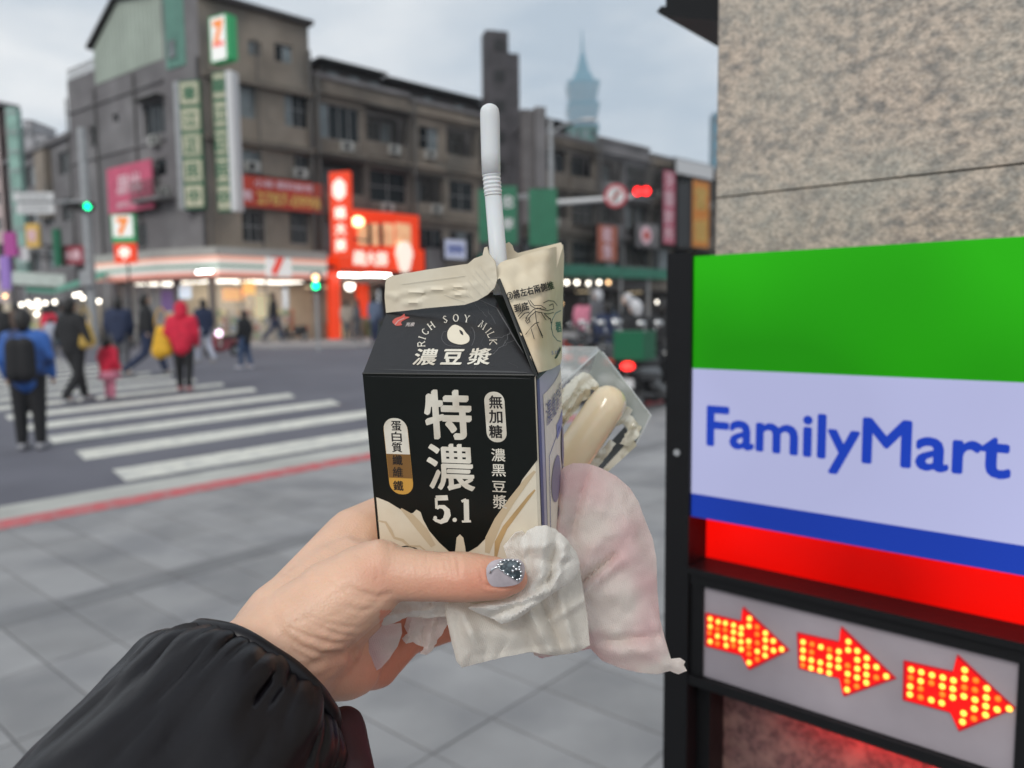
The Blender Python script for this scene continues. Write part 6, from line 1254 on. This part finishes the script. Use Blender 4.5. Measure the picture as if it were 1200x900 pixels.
heart = smooth_loop([(584, 662), (589, 657.5), (596, 656.5), (604, 657), (610, 661), (608, 666), (610.5, 670), (610, 677), (606, 679.5), (598, 675), (590, 669)], 3)
patch('gem_heart', heart, lambda x, y, e: nd(x, y, e)-.0011-.0004*min(1, e/3), m_gem, nl, step=1.8, th=.0006)
for i in range(0, len(heart), 2): 
    x, y = heart[i]; p = at(x, y, nd(x, y, 0)-.0015)
    MB().ball(p, .00062, 8, 6).build('silver_bead', m_silver, nl, True)
for (x, y) in ((602, 664), (605, 667), (601, 669)): MB().ball(at(x, y, nd(x, y, 0)-.002), .0007, 8, 6).build('silver_bead', m_silver, nl, True)
MB().tube([at(x, y, nd(x, y, 0)-.0008) for x, y in ((574, 672), (577, 667), (583, 664), (587, 668), (592, 672), (600, 676))], .0004, 6).build('silver_line', m_silver, nl, True)
patch('nail', smooth_loop([(629, 752), (633, 746), (640, 746), (643, 756), (641, 768), (633, 771), (628, 764)], 2), lambda x, y, e: .4035+.0008*((x-636)/7)**2, M('pink_nail', (.6, .32, .34), .15, coat=1), pr, step=2.5, th=.0008)
# sleeve: puffy tube with folds
m_nyl = M('black_nylon', (.006, .005, .007), .36, bump=.1, bs=300, spec=.33)
ax_ = (ROT @ Vector((.37, .56, -.66))).normalized(); Cf = at(303, 803, .309); e1 = (ROT @ Vector((-.75, .66, 0))); e1 = (e1-ax_*e1.dot(ax_)).normalized(); e2 = ax_.cross(e1)
def sleeve(R0, Ltot, na, nl_, seed, flare, t0=0.0):
    vs, fs = [], []
    for i in range(nl_+1):
        t = t0+(i/nl_)*Ltot
        for j in range(na):
            a = 2*math.pi*j/na; c, s = math.cos(a), math.sin(a)
            r = R0*(1+.10*min(1, max(0, t)/.06)**.8)
            if t < .014: r *= 1-.22*((.014-t)/.014)**2
            w1 = mnoise.noise(Vector((c*1.6+seed, s*1.6, t*16))); w2 = mnoise.noise(Vector((c*4+seed, s*4, t*26+5))); w3 = abs(mnoise.noise(Vector((c*9, s*9, t*30+9))))
            w3 += .35*abs(mnoise.noise(Vector((c*3+s*2+seed, s*3, t*70+c*6)))); nr = math.exp(-(t/.022)**2); pl_ = math.sin(a*13+2.5*mnoise.noise(Vector((c*2, s*2, 1)))+t*40)*math.exp(-(t/.03))*.022; r *= 1+.10*w1+.05*w2*(1+.8*nr)-.10*w3*(.35+nr)+pl_; 
            vs.append(Cf-ax_*(t+.003*mnoise.noise(Vector((c*2, s*2, 3+seed))))+(e1*c+e2*s)*r)
    for i in range(nl_):
        for j in range(na): j2 = (j+1) % na; fs.append((i*na+j, i*na+j2, (i+1)*na+j2, (i+1)*na+j))
    return vs, fs
vs, fs = sleeve(.043, .26, 150, 110, 2.3, 0); sl = mesh('sleeve', vs, fs, m_nyl, pr, True); s = sl.modifiers.new('thickness', 'SOLIDIFY'); s.thickness = .003; s.offset = -1
# turned-in hem roll
n_ = 90; vs, fs = [], []; 
for j in range(n_):
    a = 2*math.pi*j/n_; c, s = math.cos(a), math.sin(a); rr2 = .0345*(1+.04*mnoise.noise(Vector((c*3, s*3, 7))))
    for q in range(8): b = 2*math.pi*q/8; vs.append(Cf+ax_*(.0015+.0035*math.sin(b)-.001)+(e1*c+e2*s)*(rr2+.0035*math.cos(b)))
for j in range(n_):
    for q in range(8): fs.append((j*8+q, j*8+(q+1) % 8, ((j+1) % n_)*8+(q+1) % 8, ((j+1) % n_)*8+q))
mesh('cuff_hem', vs, fs, m_nyl, pr, True)
m_hem = M('painted_red_lit_hem', (.035, .002, .005), .6, var=.3, vs=60)  # black hem bulge; the red light on it is put into this colour
lm = MB(); lm.cap(at(404, 852, .318), at(408, 905, .305), .0085, .0105); lm.cap(at(398, 850, .322), at(418, 858, .318), .0045, .0045); lo = lm.build('red_lit_hem_bulge', m_hem, pr, True); remesh(lo, .0012, 6)
# ================================================================== TISSUES
def tissue_mat(name, base, pink=None, wav=42, thin=.3):
    m = bpy.data.materials.new(name); m.use_nodes = True; nt = m.node_tree; b = nt.nodes['Principled BSDF']; L = nt.links.new
    uv = N(nt, 'ShaderNodeUVMap'); uv.uv_map = 'uv'
    b.inputs['Roughness'].default_value = .85; b.inputs['Subsurface Weight'].default_value = .35; b.inputs['Subsurface Scale'].default_value = .004; b.inputs['Subsurface Radius'].default_value = (1, .85, .8)
    tc = N(nt, 'ShaderNodeTexCoord'); n1 = N(nt, 'ShaderNodeTexNoise'); n1.inputs['Scale'].default_value = 26; n1.inputs['Detail'].default_value = 2; L(tc.outputs['Object'], n1.inputs['Vector'])
    r = N(nt, 'ShaderNodeMapRange'); r.inputs[1].default_value = .4; r.inputs[2].default_value = .62; L(n1.outputs[0], r.inputs[0])
    mxx = N(nt, 'ShaderNodeMixRGB'); mxx.inputs[1].default_value = (*base, 1); mxx.inputs[2].default_value = (*(pink or [x*.93 for x in base]), 1); L(r.outputs[0], mxx.inputs[0]); L(mxx.outputs[0], b.inputs['Base Color'])
    w1 = N(nt, 'ShaderNodeTexWave'); w1.inputs['Scale'].default_value = wav; w1.inputs['Distortion'].default_value = 3.5; w1.inputs['Detail'].default_value = 1; w1.inputs['Detail Scale'].default_value = .8; mp = N(nt, 'ShaderNodeMapping'); mp.inputs['Rotation'].default_value = (0, 0, .35); L(uv.outputs[0], mp.inputs[0]); L(mp.outputs[0], w1.inputs['Vector'])
    w2 = N(nt, 'ShaderNodeTexWave'); w2.inputs['Scale'].default_value = wav*1.2; w2.inputs['Distortion'].default_value = 3; mp2 = N(nt, 'ShaderNodeMapping'); mp2.inputs['Rotation'].default_value = (0, 0, 1.9); L(uv.outputs[0], mp2.inputs[0]); L(mp2.outputs[0], w2.inputs['Vector'])
    ad = N(nt, 'ShaderNodeMath', operation='ADD'); L(w1.outputs['Fac'], ad.inputs[0]); L(w2.outputs['Fac'], ad.inputs[1])
    bp = N(nt, 'ShaderNodeBump'); bp.inputs['Strength'].default_value = .4; bp.inputs['Distance'].default_value = .0004; L(ad.outputs[0], bp.inputs['Height']); L(bp.outputs[0], b.inputs['Normal'])
    tl = N(nt, 'ShaderNodeBsdfTranslucent'); L(mxx.outputs[0], tl.inputs['Color']); ms = N(nt, 'ShaderNodeMixShader'); ms.inputs[0].default_value = thin; L(b.outputs[0], ms.inputs[1]); L(tl.outputs[0], ms.inputs[2]); L(ms.outputs[0], [n for n in nt.nodes if n.type == 'OUTPUT_MATERIAL'][0].inputs['Surface'])
    return m
m_tw = tissue_mat('white_tissue', (.97, .93, .87), None, 15); m_tp = tissue_mat('pink_tinted_tissue', (.95, .87, .81), (.93, .68, .67), 13, .42); m_tc = tissue_mat('cream_tissue', (.95, .89, .80), None, 15)
tp2 = root('pink_napkin', 'large pinkish crinkled napkin hanging right of the carton', 'napkin', at(690, 760, .36))
bag_o = [(640, 625), (650, 585), (652, 562), (660, 548), (672, 543), (688, 543), (705, 549), (722, 558), (738, 572), (748, 588), (756, 610), (765, 632), (769, 655), (770, 690), (773, 725), (780, 752), (786, 772), (797, 771), (803, 775), (801, 779), (805, 786), (795, 790), (785, 786), (770, 790), (750, 788), (728, 783), (706, 774), (692, 760), (660, 766), (640, 770), (626, 768), (623, 758), (632, 740), (640, 700)]
bfl = fold([(664, 560, 652, 640, 9, .006), (688, 552, 668, 630, 5, -.004), (655, 705, 720, 650, 4, -.006), (660, 715, 730, 655, 7, .005), (672, 700, 700, 755, 6, .004), (690, 640, 745, 610, 12, .003), (700, 752, 770, 745, 5, -.004), (705, 765, 778, 762, 8, .004), (680, 700, 760, 690, 10, .002), (766, 720, 785, 775, 5, .003), (640, 740, 690, 752, 6, .003), (720, 560, 745, 640, 8, .002), (690, 660, 670, 700, 4, .003)])
patch('napkin_sheet', bag_o, lambda x, y, e: .372+bfl(x, y)*.9-.008*math.sin(min(1, e/40)*math.pi/2)-.002*abs(nz(x*.8+y*.5, (y*.8-x*.5)*.35, 15, 11))-.0018*abs(nz(x*.5-y*.8, (x+y)*.3, 22, 4))+.0022*nz(x, y, 34, 1)+.0004*nz(x, y, 9, 2), m_tp, tp2, step=4, th=.0003, jag=.2)
tw2 = root('white_napkin', 'crumpled white paper napkin folded under the thumb', 'napkin', at(600, 770, .33))
# folded lower flap
l1 = [(521, 708), (540, 706), (575, 710), (610, 702), (640, 690), (664, 672), (678, 660), (683, 690), (688, 722), (691, 756), (676, 764), (650, 768), (622, 764), (590, 770), (560, 777), (541, 782), (535, 774), (528, 745), (523, 722)]
f1 = fold([(525, 712, 540, 778, 4, .002), (541, 718, 560, 760, 7, .0035), (552, 740, 640, 745, 10, .002), (600, 712, 630, 765, 8, -.004), (615, 705, 645, 762, 7, .005), (632, 700, 660, 765, 5, -.004), (655, 690, 672, 760, 6, .004), (640, 730, 688, 700, 5, .003), (560, 775, 690, 756, 5, .002), (560, 712, 600, 735, 6, -.003)])
patch('folded_flap', l1, lambda x, y, e: .3325+(x-530)*.00008+f1(x, y)-.002*math.sin(min(1, e/18)*math.pi/2)-.0015*abs(nz(x*.9+y*.3, (x*.3-y)*.3, 14, 7))+.0003*nz(x, y, 6, 3), m_tc, tw2, step=3.2, th=.0005, jag=.2)
l2 = [(612, 630), (618, 622), (628, 617), (640, 616), (652, 621), (664, 632), (675, 648), (679, 660), (676, 672), (668, 682), (655, 690), (640, 700), (624, 712), (606, 725), (588, 731), (580, 726), (560, 718), (548, 712), (560, 708), (580, 705), (600, 700), (612, 690), (618, 676), (616, 664), (612, 652), (608, 640)]
f2 = fold([(618, 628, 622, 670, 4, -.003), (640, 622, 634, 680, 5, .003), (652, 628, 642, 690, 3.5, -.0035), (662, 640, 650, 688, 5, .0035), (556, 713, 612, 706, 4, .003), (612, 706, 650, 688, 4, .004), (575, 722, 625, 702, 3.5, -.003), (590, 729, 640, 700, 4, .0035), (628, 690, 660, 664, 4, -.0025), (620, 640, 660, 636, 7, .003), (626, 655, 668, 660, 5, -.002)])
patch('crumpled_top', l2, lambda x, y, e: .3265+(x-600)*.00004+f2(x, y)-.0035*math.sin(min(1, e/14)*math.pi/2)-.0017*abs(nz(x*.7+y*.7, (x-y)*.35, 12, 9))+.0003*nz(x, y, 5, 3), m_tw, tw2, step=2.8, th=.0005, jag=.2)
l3 = [(590, 640), (604, 624), (612, 622), (622, 632), (616, 652), (620, 672), (614, 690), (604, 696), (596, 660)]
patch('inner_fold', l3, lambda x, y, e: .334+.002*nz(x, y, 8, 4), m_tw, tw2, step=3.5, th=.0005)
l4 = [(440, 716), (452, 706), (470, 704), (500, 703), (526, 706), (524, 722), (500, 724), (478, 722), (462, 730), (450, 733), (440, 727)]
patch('edge_strip', l4, lambda x, y, e: .339+.002*nz(x, y, 9, 4)+fold([(445, 722, 524, 712, 4, .002)])(x, y), m_tw, tw2, step=3.2, th=.0006, jag=.6)
tq = root('torn_napkin_corner', 'rounded translucent napkin corner hanging beside the palm', 'napkin', at(440, 785, .345))
l5 = [(436, 726), (450, 730), (462, 731), (470, 730), (471, 742), (466, 757), (456, 772), (446, 783), (436, 788), (426, 790), (421, 785), (417, 768), (413, 750), (418, 738), (428, 728)]
patch('napkin_corner', l5, lambda x, y, e: .345+(x-440)*.0001+.002*nz(x, y, 16, 4)-.001*min(1, e/12), m_tp, tq, step=3.5, th=.0004)
tq = root('torn_napkin_corner', 'small ragged napkin scrap hanging below the carton base', 'napkin', at(500, 765, .35))
l6 = [(478, 722), (500, 722), (524, 720), (526, 730), (519, 742), (512, 750), (508, 760), (500, 767), (492, 766), (497, 758), (490, 756), (484, 752), (476, 754), (471, 748), (478, 742), (474, 734)]
f6 = fold([(482, 726, 478, 750, 3, .002), (496, 724, 494, 756, 3, -.002), (508, 724, 502, 760, 4, .0025)])
patch('napkin_scrap', l6, lambda x, y, e: .349+f6(x, y)+.0015*nz(x, y, 7, 6), m_tp, tq, step=3, th=.0004, jag=.8)
# ================================================================== SNACK IN CLEAR PACK
sn = root('glossy_snack_roll', 'long beige glossy snack roll in the clear tray behind the carton', 'snack', at(690, 540, .44))
m_roll = M('beige_glossy_roll', (.86, .70, .47), .2, coat=1, var=.08, vs=30, sss=.15)
pts = [at(*p) for p in ((606, 632, .447), (640, 581, .445), (660, 551, .443), (690, 506, .442), (706, 482, .441), (713, 472, .441), (718, 464.5, .441), (721.5, 459.5, .441), (723.5, 456.5, .441), (724.3, 455.3, .441))]
MB().tube(pts, [.0108, .0110, .0111, .0111, .0110, .0105, .0094, .0072, .0042, .0006], 28).build('roll', m_roll, sn, True)
pk = root('clear_snack_tray', 'clear plastic snack tray with crumpled cream wrapper', 'snack pack', at(700, 560, .45))
m_clear = M('clear_plastic', (.86, .90, .90), .08, alpha=.28, spec=.8); m_clear2 = M('smoky_clear_plastic', (.55, .6, .58), .12, alpha=.55, spec=.8); m_wrap = M('cream_film_wrapper', (.88, .85, .72), .12, spec=.9, coat=1, alpha=.8, bump=.15, bs=200, var2=(.55, .5, .36), vs2=150); m_dtray = M('painted_tray_shadow', (.03, .032, .03), .2, coat=.5)
def quad3(name, pts, mt, par, th=.0006):
    n = (at(*pts[1])-at(*pts[0])).cross(at(*pts[2])-at(*pts[0])).normalized()*th; A = [at(*p) for p in pts]; k = len(A); return MB().add(A+[a+n for a in A], [tuple(range(k)), tuple(range(k, 2*k))[::-1]]+[(i, (i+1) % k, k+(i+1) % k, k+i) for i in range(k)]).build(name, mt, par)
quad3('tray_end', [(701, 409, .452), (707, 413, .452), (763, 486, .444), (746, 520, .452), (733, 500, .458), (690, 440, .462)], m_clear2, pk)
quad3('tray_lid', [(640, 470, .45), (664, 446, .452), (703, 409, .454), (692, 442, .462), (676, 440, .464), (640, 485, .462)], m_clear, pk)
quad3('tray_back', [(640, 405, .47), (700, 406, .462), (703, 410, .456), (660, 450, .47), (640, 470, .48)], m_clear, pk)
quad3('tray_side', [(746, 518, .452), (733, 500, .462), (640, 600, .47), (660, 640, .462), (712, 553, .455)], m_dtray, pk)  # near-black side paints the shadow inside the clear tray
quad3('tray_lip', [(746, 522, .449), (741, 512, .449), (703, 553, .452), (697, 560, .452), (712, 553, .450)], m_wrap, pk)
MB().tube([at(706, 412, .450), at(763, 487, .443)], .0005, 6).build('tray_rim', m_clear, pk); MB().tube([at(763, 487, .443), at(745, 521, .449)], .0005, 6).build('tray_rim', m_clear, pk); MB().tube([at(703, 410, .452), at(655, 452, .45)], .0004, 6).build('tray_rim', m_clear, pk)
w1_ = [(640, 480), (660, 455), (672, 444), (684, 436), (690, 438), (696, 444), (702, 452), (698, 458), (692, 456), (690, 466), (682, 470), (676, 480), (664, 494), (650, 512), (640, 530)]
fw = fold([(650, 500, 690, 450, 3, .003), (642, 515, 680, 472, 3, -.003), (655, 480, 684, 442, 4, .004), (676, 462, 698, 452, 3, .003)])
patch('wrapper_film', w1_, lambda x, y, e: .446+fw(x, y)+.0022*nz((x*.6-y*.8)*.35, (x*.8+y*.6)*1.6, 10, 5)+.0004*nz(x, y, 7, 2), m_wrap, pk, step=3, th=.0003, jag=1.2)
w2_ = [(716, 480), (728, 476), (736, 476), (741, 480), (738, 486), (744, 492), (752, 500), (748, 512), (736, 524), (726, 520), (736, 504), (730, 496), (722, 500), (714, 498), (705, 505), (700, 500)]
patch('wrapper_film', w2_, lambda x, y, e: .448+.0022*nz((x*.6-y*.8)*.35, (x*.8+y*.6)*1.6, 9, 8)+.0004*nz(x, y, 7, 2), m_wrap, pk, step=3, th=.0003, jag=1)
w3_ = [(655, 585), (690, 545), (715, 515), (722, 520), (700, 548), (676, 575), (660, 600)]
patch('wrapper_film', w3_, lambda x, y, e: .449+.002*nz(x, y, 8, 3), m_wrap, pk, step=4, th=.0003, jag=.8)
